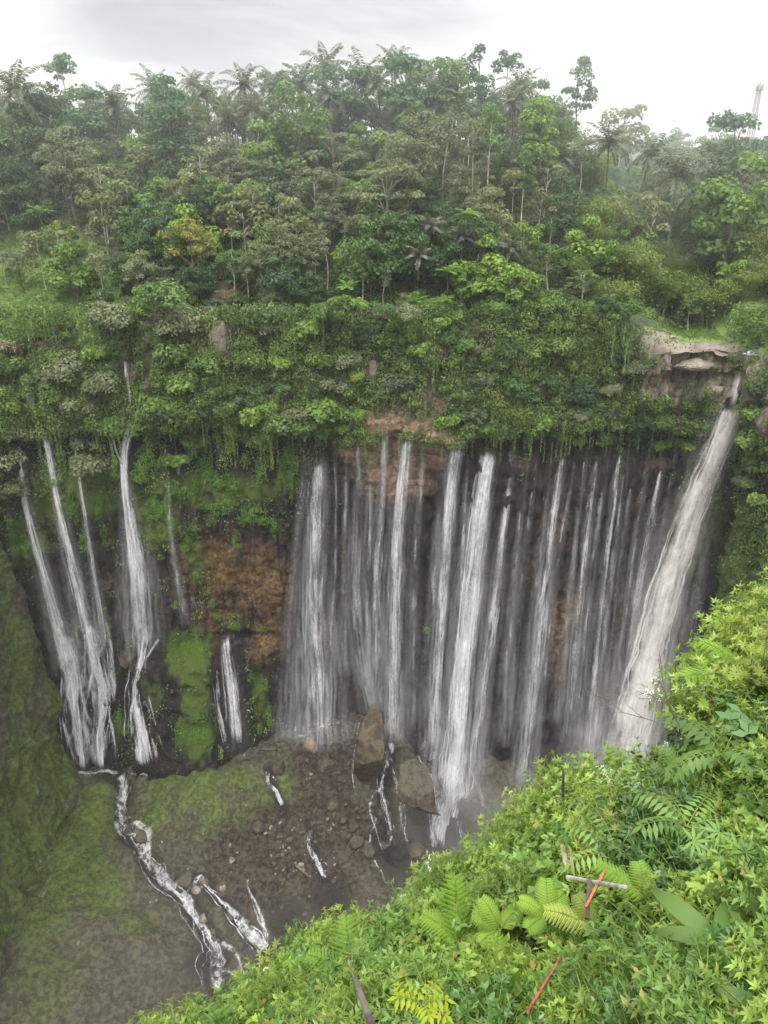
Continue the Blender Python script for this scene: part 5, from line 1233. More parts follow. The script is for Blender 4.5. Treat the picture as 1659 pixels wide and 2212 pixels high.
def scatter_rubble(name, spots, mat, label, smin, smax):
    V = []; F = []; k0 = 0
    for px, py, rx, ry, n in spots:
        for i in range(n):
            c = np.array(at_floor(px + rng.normal() * rx, py + rng.normal() * ry)); s = smin + (smax - smin) * rng.random() ** 5
            v, f = protos[rng.integers(8)]; a = rng.random() * 6.3
            R = np.array([[math.cos(a), -math.sin(a), 0], [math.sin(a), math.cos(a), 0], [0, 0, 1]])
            V.append((v * s) @ R.T + c - [0, 0, .30 * s]); F.append(f + k0); k0 += len(v)
    obj(name, np_mesh(name, np.concatenate(V), np.concatenate(F), mat), label=label, kind='stuff')
scatter_rubble('rubble', [(700, 1680, 60, 50, 200), (600, 1830, 70, 50, 70), (700, 1800, 60, 50, 130), (500, 1830, 50, 40, 30), (620, 1950, 50, 40, 70), (740, 1580, 30, 20, 140), (880, 1630, 30, 30, 120), (430, 1960, 50, 60, 200), (280, 1750, 20, 60, 90), (800, 1800, 40, 50, 160)], M['boulder'], 'dark broken stones strewn over the debris slope', .10, 1.7)
scatter_rubble('gravel', [(600, 1830, 60, 60, 120), (690, 1760, 70, 60, 60), (520, 1800, 60, 50, 40), (660, 1850, 40, 30, 60), (450, 1920, 60, 50, 24), (150, 1900, 90, 90, 40), (420, 1720, 60, 40, 40), (60, 1800, 50, 60, 16)], M['pebble'], 'pale stones strewn over the debris slope', .08, .85)

mb = MB()
n_ = 170000
X = rng.uniform(-84, -16, n_); Yv = rng.uniform(78, 146, n_); P = np.c_[X, Yv, floor_z(X, Yv)]
mo = a_m.reshape(len(fx), len(fy))[np.clip(((X - fx[0]) / .55).astype(int), 0, len(fx) - 1), np.clip(((Yv - fy[0]) / .55).astype(int), 0, len(fy) - 1)]
spur_ = smooth(-58, -66, X) * smooth(96, 108, Yv)
k_ = rng.random(n_) < np.clip(.55 * np.maximum(mo * .6, spur_), 0, 1) * smooth(-.1, .45, fbm(P * .22, 4, 511) + .25 * spur_)
P = P[k_]; n_ = len(P)
L = .14 + .30 * rng.random(n_) ** 3
mb.quads(P + np.array([.03, -.1, .1]), rng.normal(size=(n_, 3)) + [0, -.3, .2], np.array([.3, -.5, 1.]) + rng.normal(size=(n_, 3)) * .5, L, L * .6, np.clip(.35 + .5 * fbm(P * .15, 2, 515) + .25 * rng.normal(size=n_), 0, 1))
n_ = 26000
ii_ = rng.integers(0, len(PV), n_); P = PV[ii_]; spn = fbm(P * .16, 3, 521)
P = P[(rng.random(n_) < smooth(-.3, .35, spn) * (.35 + .65 * smooth(-60, -100, P[:, 2]))) | (P[:, 1] > 147.5)]; n_ = len(P)
P = P + np.array([.25, -.15, .1]) * rng.random((n_, 1)) + rng.normal(size=(n_, 3)) * .15
L = .22 + .45 * rng.random(n_) ** 2.5
mb.quads(P, rng.normal(size=(n_, 3)) * .8 + [.5, -.3, -.3], np.array([.9, -.4, .7]) + rng.normal(size=(n_, 3)) * .5, L, L * .6, np.clip(.4 + .5 * fbm(P * .2, 2, 515) + .3 * rng.normal(size=n_), 0, 1))
for i in rng.integers(0, len(PV), 110):
    rr_ = .35 + .7 * rng.random() ** 2
    lobe_leaves(mb, PV[i] + [.2, -.1, 0], rr_, int(60 * rr_ ** 1.4), .26, rng, .9, .5, np.clip(.5 + .3 * rng.normal(), 0, 1))
obj('low_moss_plants', mb.mesh('low_moss_plants', M['mossplant']), label='low mossy plants covering the spur and the dome', kind='stuff')

# bare rock of the river rim, the outcrop, the banded lip
def ledge_rock(px, py, w, h, dpt, seed, mat, label, name='rim_rock', tilt=0):
    c = at_wall(px, py, 0)
    if c.y > 176: c = at_hill(px, py)
    s = px2m(c)
    o_ = obj(name, rock_mesh(name, (w * s * .55, dpt, h * s * .55), seed, mat, 5, 1.4), None, tuple(c), label, 'rock', 'pale rocks of the river rim' if name == 'rim_rock' else None)
    o_.rotation_euler = (0, tilt, 0)
for a in [(1505, 786, 96, 26, 3.2, 33, 'pale overhanging slab of the rim rock'),
          (1640, 806, 46, 56, 3, 36, 'pale block at the right edge of the river notch'), (1622, 852, 36, 76, 2.6, 37, 'dark brown block right of the great fall'), (1545, 850, 44, 44, 2.2, 38, 'grey block under the overhanging slab')]:
    ledge_rock(*a[:6], M['rimrock'] if 'dark' not in a[6] else M['boulder'], a[6])
ledge_rock(474, 735, 42, 84, 1.3, 41, M['outcrop'], 'bare tan rock outcrop in the overgrown cliff', 'outcrop')
ledge_rock(805, 800, 20, 60, 1.4, 42, M['outcrop'], 'narrow bare rock above the banded lip', 'outcrop')
ledge_rock(1055, 790, 16, 66, 1.3, 43, M['outcrop'], 'narrow bare tan rock streak in the green cliff', 'outcrop')
for k in range(9):
    px = 1450 + 200 * rng.random(); py = 728 + 20 * rng.random(); c = at_hill(px, py); s = px2m(c)
    obj('bank_stone', rock_mesh('bank_stone', (7 * s * (.6 + rng.random()), 5 * s, 4 * s), 800 + k, M['rimrock'], 3), None, tuple(c), 'small pale stone lying on the grassy river bank', 'stone', 'pale stones on the grassy river bank')
# the river that feeds the great fall
Pr = np.array([(92, 168, -36.2), (84, 165, -37.2), (79.5, 161.5, -39.5), (77.6, 158.5, -45), (77.0, 157.6, -48.5)])
root = empty('river', tuple(Pr[0])); root['kind'] = 'structure'
water_part('water', [ribbon(Pr, [7, 6, 5, 4.8, 4.8], [.85] * 3, nU=10, bulge=.05, step=.5, seed=611)], M['brown'], root)
# ------------------------------------------------------------------ near slope plants
def pt_near(px, py, up=0.0):
    p = at_near(px, py)
    k = 0
    while p is None and k < 60:
        k += 1; p = at_near(px, py + 8 * k)
    if p is None: p = at_y(px, py, 12)
    elif k: p = ray(px, py) * ((p.y * CP - p.z * SP))
    return Vector((p.x, p.y, p.z + up))

def make_shrub(name, rad, shoots, per, LL, WW, mat, seed, rosette=True, hgt=1.0, flower=None):
    r = np.random.default_rng(seed); mb = MB(); st = MB(); fl = MB()
    for k in range(shoots):
        v = rdir(1, r)[0]; v[2] = abs(v[2]) * .9 + .12
        tip = v * rad * (.55 + .5 * r.random() ** .6) * np.array([1, 1, hgt])
        base = np.array([r.normal() * .08, r.normal() * .08, -.1])
        mid = (base + tip) * .5 + np.array([0, 0, .12 * rad]) + r.normal(size=3) * .04
        st.tube([base, mid, tip], [.012, .008, .004], 4)
        dirv = tip - mid; dirv /= np.linalg.norm(dirv)
        t0 = r.random()
        n = int(per * 1.35)
        q = r.random(n) ** .7
        P = mid + (tip - mid) * q[:, None]
        # leaves in all directions round the shoot, fanning open at the tip
        ph = np.arange(n) * 2.399 + r.random() * 6
        A = np.cross(dirv, [0.3, .2, .9]); A /= np.linalg.norm(A); B = np.cross(dirv, A)
        D = np.cos(ph)[:, None] * A + np.sin(ph)[:, None] * B + dirv * (.35 + .5 * q[:, None]) + np.array([0, 0, .1]) + r.normal(size=(n, 3)) * .2
        Nn = dirv * 1.0 + np.array([0, 0, .9]) + r.normal(size=(n, 3)) * .25
        L = LL * .85 * (.7 + .5 * r.random(n))
        mb.leaves(P, D, Nn, L, L * WW, np.clip(.5 * t0 + .3 * q + .28 * r.normal(size=n) * .6 + .1, 0, 1), .12, .22)
        if rosette:
            m2 = 6; ph = np.arange(m2) * 2 * PI / m2 + r.random()
            D = np.cos(ph)[:, None] * A + np.sin(ph)[:, None] * B + dirv * (.55 + .3 * r.random((m2, 1)))
            mb.leaves(np.repeat(tip[None], m2, 0), D, np.repeat((dirv + [0, 0, .4])[None], m2, 0), LL * .85 * (.7 + .4 * r.random(m2)), LL * WW * .75, np.clip(.62 + .2 * t0 + .12 * r.normal(size=m2), 0, .96), .12, .15)
        if flower and r.random() < flower:
            n3 = 26; u = rdir(n3, r); Pf = tip + u * np.array([.06, .06, .03]) + [0, 0, .04]
            fl.quads(Pf, u, np.repeat([[0, 0, 1.]], n3, 0) + .5 * r.normal(size=(n3, 3)), .028, .026, r.random(n3))
    parts = [('foliage', mb.mesh(name + '_foliage', mat)), ('stem', st.mesh(name + '_stem', M['stem'], True))]
    if flower and fl.n: parts.append(('flower', fl.mesh(name + '_flower', M['flower'])))
    return parts

SH = {
 'star': [make_shrub('starshrub_a', .95, 120, 9, .125, .33, M['fg'], 1), make_shrub('starshrub_b', .8, 100, 9, .115, .36, M['fg'], 2, hgt=1.3), make_shrub('starshrub_c', .9, 110, 9, .12, .34, M['fg_y'], 3)],
 'star_flower': [make_shrub('flowershrub', .9, 110, 9, .12, .36, M['fg'], 4, flower=.035)],
 'heart': [make_shrub('heartshrub_a', .9, 100, 9, .125, .72, M['fg_b'], 5, False, .8), make_shrub('heartshrub_b', .8, 90, 9, .15, .8, M['fg_b'], 6, False, .7), make_shrub('heartshrub_c', .85, 90, 9, .12, .7, M['fg'], 7, False, .8)],
 'dark': [make_shrub('darkshrub', .9, 100, 10, .13, .45, M['fg_d'], 8, False, .9)],
 'tall': [make_shrub('tallshrub', .75, 80, 10, .13, .3, M['fg_y'], 9, True, 1.9), make_shrub('tallshrub_b', .7, 80, 9, .12, .34, M['fg'], 10, True, 1.7)],
}
SH['droop'] = [make_shrub('droopshrub_a', .85, 110, 10, .12, .36, M['fg'], 21, False, .9), make_shrub('droopshrub_b', .85, 105, 10, .13, .42, M['fg_b'], 22, False, .8)]
SHK = {'droop': ('shrub', 'pointed drooping leaved shrub'), 'star': ('shrub', 'light green star leaved shrub'), 'star_flower': ('flowering_shrub', 'white flowered green shrub'), 'heart': ('vine_shrub', 'low heart leaved shrub'), 'dark': ('shrub', 'dark glossy leaved shrub'), 'tall': ('shrub', 'upright yellowish green shrub')}
shrubs = []
def shrub(kd, loc, s, label=None, idx=None):
    ps = SH[kd]; p = ps[rng.integers(len(ps))] if idx is None else ps[idx]
    nm, words = SHK[kd]
    o = empty(nm, loc, rng.random() * 6.28, (s, s, s * (.85 + .3 * rng.random())), None, 'shrub', 'shrubs on the near slope')
    for pn, me in p: obj(pn, me, o)
    shrubs.append((o, kd, *proj((loc[0], loc[1], loc[2] + .6 * s)), label, words))
    return o
# shrubs standing along the edge of the slope, seen against the gorge
edge_px = []
for k in range(len(EDGE_X) - 1):
    n_e = max(1, int(math.hypot(EDGE_X[k + 1] - EDGE_X[k], EDGE_Y[k + 1] - EDGE_Y[k]) / .75))
    for j in range(n_e):
        q = (j + rng.random()) / n_e; ex = EDGE_X[k] + (EDGE_X[k + 1] - EDGE_X[k]) * q; ey = EDGE_Y[k] + (EDGE_Y[k + 1] - EDGE_Y[k]) * q - .25 - .3 * rng.random()
        ez = float(near_z(ex, ey)); a_, b_ = proj((ex, ey, ez)); dist = math.sqrt(ex * ex + ey * ey + ez * ez)
        if -40 < a_ < 1720 and b_ < 2300: edge_px.append((ex, ey, ez, (.30 + .042 * dist) * (.5 + .9 * rng.random()), rng.choice(['star', 'tall', 'star', 'star_flower', 'droop'])))
for ex, ey, ez, s, kd in edge_px:
    shrub(kd, (ex, ey, ez - .15), min(s, 1.35))
CLEAR = [(1176, 2126, 34), (1150, 2170, 30), (1200, 2085, 30), (1285, 1915, 42), (1219, 1855, 34), (1330, 1915, 34), (1240, 1900, 34), (780, 2150, 40), (800, 2200, 36), (910, 2190, 36), (1480, 1985, 56), (1440, 1950, 40), (1530, 2030, 40), (1560, 1880, 46), (1150, 1925, 36), (1340, 1800, 40), (985, 2020, 36), (720, 2060, 40)]
for k in range(4000):
    x = rng.uniform(-6.5, 15); ye = float(np.interp(x, EDGE_X, EDGE_Y)); y = rng.uniform(.8, ye - .1)
    z = float(near_z(x, y))
    if z > -2.4: continue
    dist = math.sqrt(x * x + y * y + z * z)
    px, py = proj((x, y, z))
    if not (-60 < px < 1740 and py < 2330): continue
    if any(math.hypot(px - a, py - b) < r_ for a, b, r_ in CLEAR): continue
    s = .55 + .03 * dist + .15 * rng.random(); s = min(s, 1.15)
    if dist < 10: s *= .62 + .038 * dist
    if any((q[0].location - Vector((x, y, z))).length < (.43 * s + .14) for q in shrubs): continue
    kd = rng.choice(['star', 'star', 'star', 'heart', 'droop', 'star_flower', 'dark', 'tall']) if py < 1900 else rng.choice(['droop', 'droop', 'droop', 'heart', 'heart', 'heart', 'star_flower', 'dark', 'dark'])
    shrub(kd, (x, y, z - .1), s)
    if len(shrubs) > 296: break
print('shrubs', len(shrubs))
# leafy ground cover between the shrubs
mb = MB()
n_ = 90000
X = rng.uniform(-9, 22, n_); Yv = rng.uniform(-1, 25, n_); e = np.interp(X, EDGE_X, EDGE_Y) - Yv
k_ = (e > -1.2); X, Yv = X[k_], Yv[k_]; Z = near_z(X, Yv); n_ = len(X)
zc_ = Yv * CP - Z * SP; pxx = CX + FPX * X / zc_; pyy = CY - FPX * (Yv * SP + Z * CP) / zc_
k_ = (Z < -2.3) & (pxx > -150) & (pxx < 1850) & (pyy < 2450); X, Yv, Z = X[k_], Yv[k_], Z[k_]; n_ = len(X)
P = np.c_[X, Yv, Z] + np.array([-.35, .4, .55]) * (rng.random(n_) * (.25 + .45 * np.clip(.5 + fbm(np.c_[X, Yv, Z] * .8, 3, 411), 0, 1.5)))[:, None]
Nn = np.array([-.25, -.35, 1.]) + rng.normal(size=(n_, 3)) * .5
D = rng.normal(size=(n_, 3)) + np.array([-.4, .2, -.3]); L = .08 + .09 * rng.random(n_) ** 2
mb.leaves(P, D, Nn, L, L * (.45 + .4 * rng.random(n_)), np.clip(.45 + .4 * fbm(P * .9, 2, 415) + .25 * rng.normal(size=n_), 0, 1))
obj('ground_cover', mb.mesh('ground_cover', M['under']), label='low leafy creepers covering the near slope', kind='stuff')

# ferns
def fern_frond(mb, st, base, az, elev, L, droop, n1, Lp, r, t=.6, n2=16, wp=.019):
    k = np.linspace(0, 1, n1 + 3); ang = elev - droop * k ** 1.3; ds = L / (n1 + 2)
    dirh = np.array([math.cos(az), math.sin(az), 0]); side = np.array([-math.sin(az), math.cos(az), 0]); up = np.array([0, 0, 1.])
    hx = np.r_[0, np.cumsum(np.cos(ang[:-1]) * ds)]; hz = np.r_[0, np.cumsum(np.sin(ang[:-1]) * ds)]
    P = np.asarray(base) + hx[:, None] * dirh + hz[:, None] * up
    st.tube(P, .012 * (1 - .8 * k), 4)
    for i in range(2, n1 + 2):
        T = math.cos(ang[i]) * dirh + math.sin(ang[i]) * up; Up = -math.sin(ang[i]) * dirh + math.cos(ang[i]) * up
        pl = Lp * math.sin(PI * (k[i] * .85 + .12)) ** .7 + .03
        for s in (-1, 1):
            kk = np.linspace(.08, 1, n2)
            Dp = s * side * .92 + T * .42
            Dp = Dp / np.linalg.norm(Dp)
            pts = P[i] + Dp * (kk * pl)[:, None] - Up * (.28 * pl * kk ** 2)[:, None] 
            st.tube(pts[::5], [.004] * len(pts[::5]), 4)
            w = wp * (L / 1.3) * (1.15 - kk ** 1.5) + .004
            for s2 in (-1, 1):
                D2 = np.repeat((T * s2 + Dp * .3)[None], n2, 0)
                mb.leaves(pts, D2, np.repeat(Up[None], n2, 0), w * 1.9, w * .75 + .004, np.clip(t + .1 * r.normal(size=n2), 0, 1), .05, .12)
def fern(loc, specs, label, mat='fern', n1=12, Lp=.38, cat='fern'):
    o = empty('fern', loc, label=label, cat=cat)
    r = np.random.default_rng(int(abs(loc[0]) * 1000) + 3)
    for az, elev, L, droop, lp in specs:
        mb = MB(); st = MB()
        fern_frond(mb, st, (0, 0, 0), math.radians(az), math.radians(elev), L, math.radians(droop), n1, lp, r)
        f = obj('frond', mb.mesh('frond', M[mat]), o); obj('stalk', st.mesh('stalk', M['stem'], True), f)
    return o
def lift(px, py, up):
    """a point standing above the near slope, on the line of sight"""
    p = pt_near(px, py); d_ = Vector(p).normalized(); return p - d_ * up
p = lift(760, 2120, .9)
fern(tuple(p), [(100, 62, 1.0, 45, .30), (160, 40, .9, 55, .26), (60, 45, .8, 60, .24), (200, 25, .85, 60, .26), (20, 30, .75, 60, .22)], 'large bright fern left of the broken grey stem')
p = lift(990, 2040, .7)
fern(tuple(p), [(95, 70, .85, 35, .21), (150, 45, .6, 60, .17), (40, 40, .55, 55, .17)], 'upright yellow green fern in the middle of the near slope')
p = lift(1015, 2150, .6)
fern(tuple(p), [(30, 40, .55, 60, .15), (80, 60, .5, 50, .14), (140, 40, .5, 60, .14)], 'small arching fern below the upright yellow green one')
p = lift(1100, 2140, .6)
fern(tuple(p), [(110, 65, .6, 50, .14), (60, 50, .5, 50, .14), (170, 40, .5, 55, .13)], 'small fern left of the lower orange pole')
p = lift(600, 2195, .5)
fern(tuple(p), [(110, 65, .9, 50, .24), (160, 50, .9, 60, .24), (60, 50, .8, 60, .22), (210, 35, .8, 60, .2)], 'feathery dark green fern at the lower edge of the slope', 'fg_d')
p = lift(690, 2160, .5)
fern(tuple(p), [(140, 45, .9, 55, .26), (190, 35, .9, 60, .24), (90, 55, .8, 50, .22)], 'fern half hidden behind the broken grey stem')
p = lift(1640, 1490, .6)
fern(tuple(p), [(190, 35, 1.5, 45, .34), (150, 50, 1.2, 50, .3), (215, 15, 1.2, 50, .3)], 'bright fern frond leaning in at the right edge')
p = lift(1290, 2010, .7)
fern(tuple(p), [(165, 30, .6, 45, .14), (120, 50, .4, 50, .11)], 'olive green fern frond below the grey plank', 'fg_y')
p = lift(1400, 1950, .8)
fern(tuple(p), [(150, 38, .62, 40, .12), (100, 60, .4, 50, .11)], 'fern frond behind the pleated palm leaf')

for k, (px, py, L_) in enumerate([(660, 2170, .6), (860, 2090, .6), (1080, 2010, .55), (1330, 2110, .5), (1500, 2130, .45), (930, 1985, .7), (1180, 1980, .55), (1480, 1700, .7)]):
    L_ *= min(1, lift(px, py, .8).length / 13)
    fern(tuple(lift(px, py, .8)), [(95 + 40 * math.sin(k), 60, L_, 50, L_ * .27), (160, 45, L_ * .9, 55, L_ * .26), (40, 45, L_ * .85, 55, L_ * .25), (215, 30, L_ * .8, 60, L_ * .24)],
         ['small fern low at the bottom left of the slope', 'small fern right of the broken grey stem', 'small fern left of the short orange rail', 'small fern right of the long orange rail', 'small dark fern near the bottom right corner', 'fern close to the slope edge left of centre', 'fern just below the round lobed leaves', 'fern at right among the glossy leaflets'][k], ['fern', 'fg_b', 'fern', 'fern', 'fg_d', 'fg_b', 'fern', 'fg_d'][k])
# pinnate leaved plants (long leaflets in pairs)
def pinnate_plant(loc, n, L, ll, lw, mat, label, name='pinnate_plant', npair=8, up0=35, azs=None):
    o = empty(name, loc, label=label, cat='plant'); r = np.random.default_rng(int(abs(loc[0] * 977)) + 1)
    for k in range(n):
        mb = MB(); st = MB()
        az = (azs[k] if azs else k * 137.5) * PI / 180 + r.normal() * .1; elev = math.radians(up0 + 20 * r.normal() * .6); droop = math.radians(70)
        kk = np.linspace(0, 1, npair + 2); ang = elev - droop * kk ** 1.3; ds = L / (npair + 1)
        dirh = np.array([math.cos(az), math.sin(az), 0]); side = np.array([-math.sin(az), math.cos(az), 0]); up = np.array([0, 0, 1.])
        P = np.c_[np.r_[0, np.cumsum(np.cos(ang[:-1]) * ds)]][:, 0][:, None] * dirh + np.r_[0, np.cumsum(np.sin(ang[:-1]) * ds)][:, None] * up + up * .1
        st.tube(P, .008 * (1 - .6 * kk), 4)
        i = np.arange(1, npair + 2)
        T = np.cos(ang[i])[:, None] * dirh + np.sin(ang[i])[:, None] * up; Up = -np.sin(ang[i])[:, None] * dirh + np.cos(ang[i])[:, None] * up
        for s in (-1, 1):
            D = s * side + T * .35 - up * .35
            mb.leaves(P[i], D, Up, ll * (.8 + .3 * r.random(len(i))), lw, np.clip(.5 + .25 * r.normal(size=len(i)), 0, 1), .12, .2)
        mb.leaves(P[-1:], T[-1:], Up[-1:], ll, lw, .6, .12, .2)
        f = obj('leaf', mb.mesh('leaf', M[mat]), o); obj('stalk', st.mesh('stalk', M['stem'], True), f)
    return o
pinnate_plant(tuple(lift(1330, 1800, 1.0)), 10, .8, .19, .06, 'fg_d', 'dark glossy plant with long paired leaflets right of the white flower heads')
pinnate_plant(tuple(lift(1395, 1730, 1.0)), 9, .75, .18, .055, 'fg_d', 'glossy paired leaflet plant standing behind the darkest one')
pinnate_plant(tuple(lift(1330, 1860, .8)), 8, .62, .16, .05, 'fg_b', 'green paired leaflet plant above the upper orange pole')
pinnate_plant(tuple(lift(1560, 1640, 1.0)), 7, .8, .24, .11, 'fg_b', 'large leaved plant at the right edge above the dark gap')
pinnate_plant(tuple(lift(1480, 1800, .8)), 7, .6, .19, .06, 'fg_b', 'leafy plant with pointed leaflets right of the glossy ones')
pinnate_plant(tuple(lift(910, 2190, .9)), 6, .24, .11, .038, 'yellow', 'bright yellow leaved plant at the bottom edge', 'yellow_plant', 4, 60)
pinnate_plant(tuple(lift(1240, 1720, .6)), 5, .42, .10, .06, 'fg_y', 'small yellowish leaved sprig at the slope edge left of the thin stick', 'yellow_plant', 4, 60)
# palmate plant, round leaves
def radial_leaf(mb, c, nrm, n, L, W, r, spread=2 * PI, a0=0, t=.55, fold=.06):
    nrm = np.asarray(nrm, float); nrm /= np.linalg.norm(nrm); A = np.cross(nrm, [.2, .9, .1]); A /= np.linalg.norm(A); B = np.cross(nrm, A)
    a = a0 + np.linspace(0, spread, n, endpoint=False)
    D = np.cos(a)[:, None] * A + np.sin(a)[:, None] * B + nrm * .05
    mb.leaves(np.repeat(np.asarray(c)[None], n, 0), D, np.repeat(nrm[None], n, 0), L * (.85 + .2 * r.random(n)), W, np.clip(t + .12 * r.normal(size=n), 0, 1), fold, .15)
def leaf_plant(px, py, up, n, leaf, label, name, mat, spread=.3):
    loc = lift(px, py, up); o = empty(name, tuple(loc), label=label, cat='plant'); r = np.random.default_rng(px)
    for k in range(n):
        mb = MB(); st = MB(); a = k * 2.4; c = np.array([math.cos(a) * spread * (.4 + .6 * r.random()), math.sin(a) * spread * (.4 + .6 * r.random()), .1 + .2 * r.random()])
        leaf(mb, c, np.array([c[0] * .6, c[1] * .6 - .5, 1.0]), r)
        st.tube([(0, 0, -.3), c * .5, c], [.012, .01, .007], 4)
        f = obj('leaf', mb.mesh('leaf', M[mat]), o); obj('stalk', st.mesh('stalk', M['stem'], True), f)
    return o
leaf_plant(1545, 1880, .9, 6, lambda mb, c, n, r: radial_leaf(mb, c, n, 8, .20, .036, r, 1.7 * PI, r.random() * 6), 'plant with long fingered palmate leaves at right', 'palmate_plant', 'fg_b')
leaf_plant(1630, 1900, .9, 5, lambda mb, c, n, r: radial_leaf(mb, c, n, 7, .18, .034, r, 1.7 * PI, r.random() * 6), 'palmate leaved plant cut by the right edge', 'palmate_plant', 'fg_b')
leaf_plant(1150, 1925, .8, 4, lambda mb, c, n, r: radial_leaf(mb, c, n, 12, .13, .08, r), 'plant with big round lobed leaves left of the grey plank', 'round_leaf_plant', 'fg_b', .25)
leaf_plant(1470, 1770, .8, 4, lambda mb, c, n, r: radial_leaf(mb, c, n, 12, .14, .09, r), 'plant with big round leaves right of the glossy leaflets', 'round_leaf_plant', 'fg_b', .25)
leaf_plant(1595, 1580, .8, 5, lambda mb, c, n, r: radial_leaf(mb, c, n, 3, .22, .11, r, 1.2 * PI, r.random() * 6), 'broad drooping leaves at the right edge above the palmate plants', 'broad_leaf_plant', 'fg_d', .25)
leaf_plant(1600, 2110, .5, 5, lambda mb, c, n, r: radial_leaf(mb, c, n, 4, .14, .05, r, 1.2 * PI, r.random() * 6), 'broad pointed leaves in the bottom right corner', 'broad_leaf_plant', 'fg_b', .18)

# pleated palm leaves
def pleated_leaf(mb, c, D, Up, L, W, n=11, t=.5):
    D = np.asarray(D, float); D /= np.linalg.norm(D); Sd = np.cross(D, Up); Sd /= np.linalg.norm(Sd); U = np.cross(Sd, D)
    k = np.linspace(0, 1, 22); wid = W * np.sin(PI * np.clip(k * .93 + .05, 0, 1)) ** .65
    u = np.linspace(-1, 1, 2 * n + 1); zig = np.where(np.arange(2 * n + 1) % 2 == 0, 0, 1) * .022
    P = np.asarray(c) + (D * L)[None, None] * k[:, None, None] + Sd * (u[None, :, None] * wid[:, None, None] * .5) + U * (zig[None, :, None] + (.10 * (1 - u[None, :, None] ** 2) * W) - (.35 * L * k[:, None, None] ** 2))
    m = 2 * n + 1
    F = [(i * m + j, (i + 1) * m + j, (i + 1) * m + j + 1, i * m + j + 1) for i in range(21) for j in range(m - 1)]
    mb.add(P.reshape(-1, 3), F, np.array([t + (.28 if j % 2 else -.28) for i in range(21) for j in range(m - 1)]))  # alternate pleat faces tinted lighter and darker, fold shading put into the colour
def pleated_palm(px, py, up, specs, label):
    loc = lift(px, py, up); o = empty('pleated_palm', tuple(loc), label=label, cat='plant')
    for (dx, dy, dz, L, W, t, mt) in specs:
        mb = MB(); pleated_leaf(mb, (0, 0, 0), (dx, dy, dz), np.array([-.2, -.6, 1.]), L, W, 11, t)
        obj('leaf', mb.mesh('leaf', M[mt]), o)
    return o
pleated_palm(1548, 2030, .8, [(-.75, .55, .40, .56, .17, .6, 'pleat'), (-.9, .1, .10, .46, .13, .35, 'pleat'), (.4, .6, .3, .36, .12, .5, 'pleat')], 'pleated young palm with a long folded light green leaf at right')
pleated_palm(1655, 2180, .5, [(-.9, .25, .3, .30, .11, .5, 'pleat'), (-.6, -.3, .2, .26, .10, .4, 'pleat'), (-.8, .0, .0, .25, .07, .8, 'dry')], 'pleated palm leaf with dry torn tips in the bottom right corner')

# small white and violet flower heads
def umbel(px, py, up, n, label, mat='flower', s=.06):
    loc = lift(px, py, up); o = empty('flower_head', tuple(loc), label=label, cat='flower', group='flower heads on the near slope'); r = np.random.default_rng(px + py)
    mb = MB(); st = MB()
    for k in range(n):
        c = np.array([r.normal() * s, r.normal() * s, .05 * r.random()]); st.tube([(0, 0, -.3), c * .4 + [0, 0, -.1], c], [.006, .004, .003], 4)
        u = rdir(9, r); mb.quads(c + u * .018, u, np.repeat([[0, -.3, 1.]], 9, 0) + .4 * r.normal(size=(9, 3)), .018, .016, r.random(9))
    obj('petals', mb.mesh('petals', M[mat])).parent = o; obj('stalk', st.mesh('stalk', M['stem'], True), o)
for a in [(1213, 1722, .8, 22, 'broad white flower head left of the glossy leaflets'), (1300, 1668, .8, 14, 'white flower heads above the glossy leaflets'), (1312, 1690, .7, 8, 'lone small white flower head right below the upper white flowers'), (1410, 1500, .8, 10, 'white flower head near the bare twigs'), (1435, 1618, .8, 9, 'white flower head below the bare twigs'), (1470, 1655, .7, 9, 'white flower head left of the big round leaves'),
          (930, 1770 + 100, .6, 8, 'small white flower head at the slope edge left of centre'), (1400, 2040, .6, 7, 'pale flower head between the orange pole and pleated palm')]:
    umbel(*a)
umbel(1320, 2040, .6, 6, 'small violet flower head in the lower right leaves', 'violet', .05); umbel(1440, 2110, .5, 6, 'violet flower head at the bottom right of centre', 'violet', .05); umbel(1230, 2090, .5, 5, 'violet flower head right of the lower orange pole', 'violet', .05)

# posts, rails and sticks
def bar(name, a, b, w, mat, label, cat, h=None, group=None, n=8):
    a = Vector(a); b = Vector(b); mb = MB(); d_ = (b - a); L = d_.length
    k = np.linspace(0, 1, n)
    X_ = d_.normalized(); Y_ = X_.cross(Vector((0, 0, 1))); Y_ = Y_.normalized() if Y_.length > .05 else Vector((1, 0, 0)); Z_ = X_.cross(Y_)
    r = np.random.default_rng(int(abs(a.x * 1000)))
    ww = w * .5; hh = (h or w) * .5
    ring = [(ww, hh * .8), (ww * .8, hh), (-ww * .8, hh), (-ww, hh * .8), (-ww, -hh * .8), (-ww * .8, -hh), (ww * .8, -hh), (ww, -hh * .8)]
    V = []
    for q in k:
        jit = 1 + .05 * r.normal()
        V += [(X_ * (L * q) + Y_ * (y_ * jit) + Z_ * (z_ * jit))[:] for y_, z_ in ring]
    F = [(i * 8 + j, i * 8 + (j + 1) % 8, (i + 1) * 8 + (j + 1) % 8, (i + 1) * 8 + j) for i in range(n - 1) for j in range(8)]
    for rr in (0, n - 1): F += [(rr * 8, rr * 8 + 1, rr * 8 + 2, rr * 8 + 3), (rr * 8, rr * 8 + 3, rr * 8 + 4, rr * 8 + 7), (rr * 8 + 7, rr * 8 + 4, rr * 8 + 5, rr * 8 + 6)]
    mb.add(V, F)
    return obj(name, mb.mesh(name, mat), None, tuple(a), label, cat, group)
def two(pa, pb, ua, ub): return lift(pa[0], pa[1], ua), lift(pb[0], pb[1], ub)
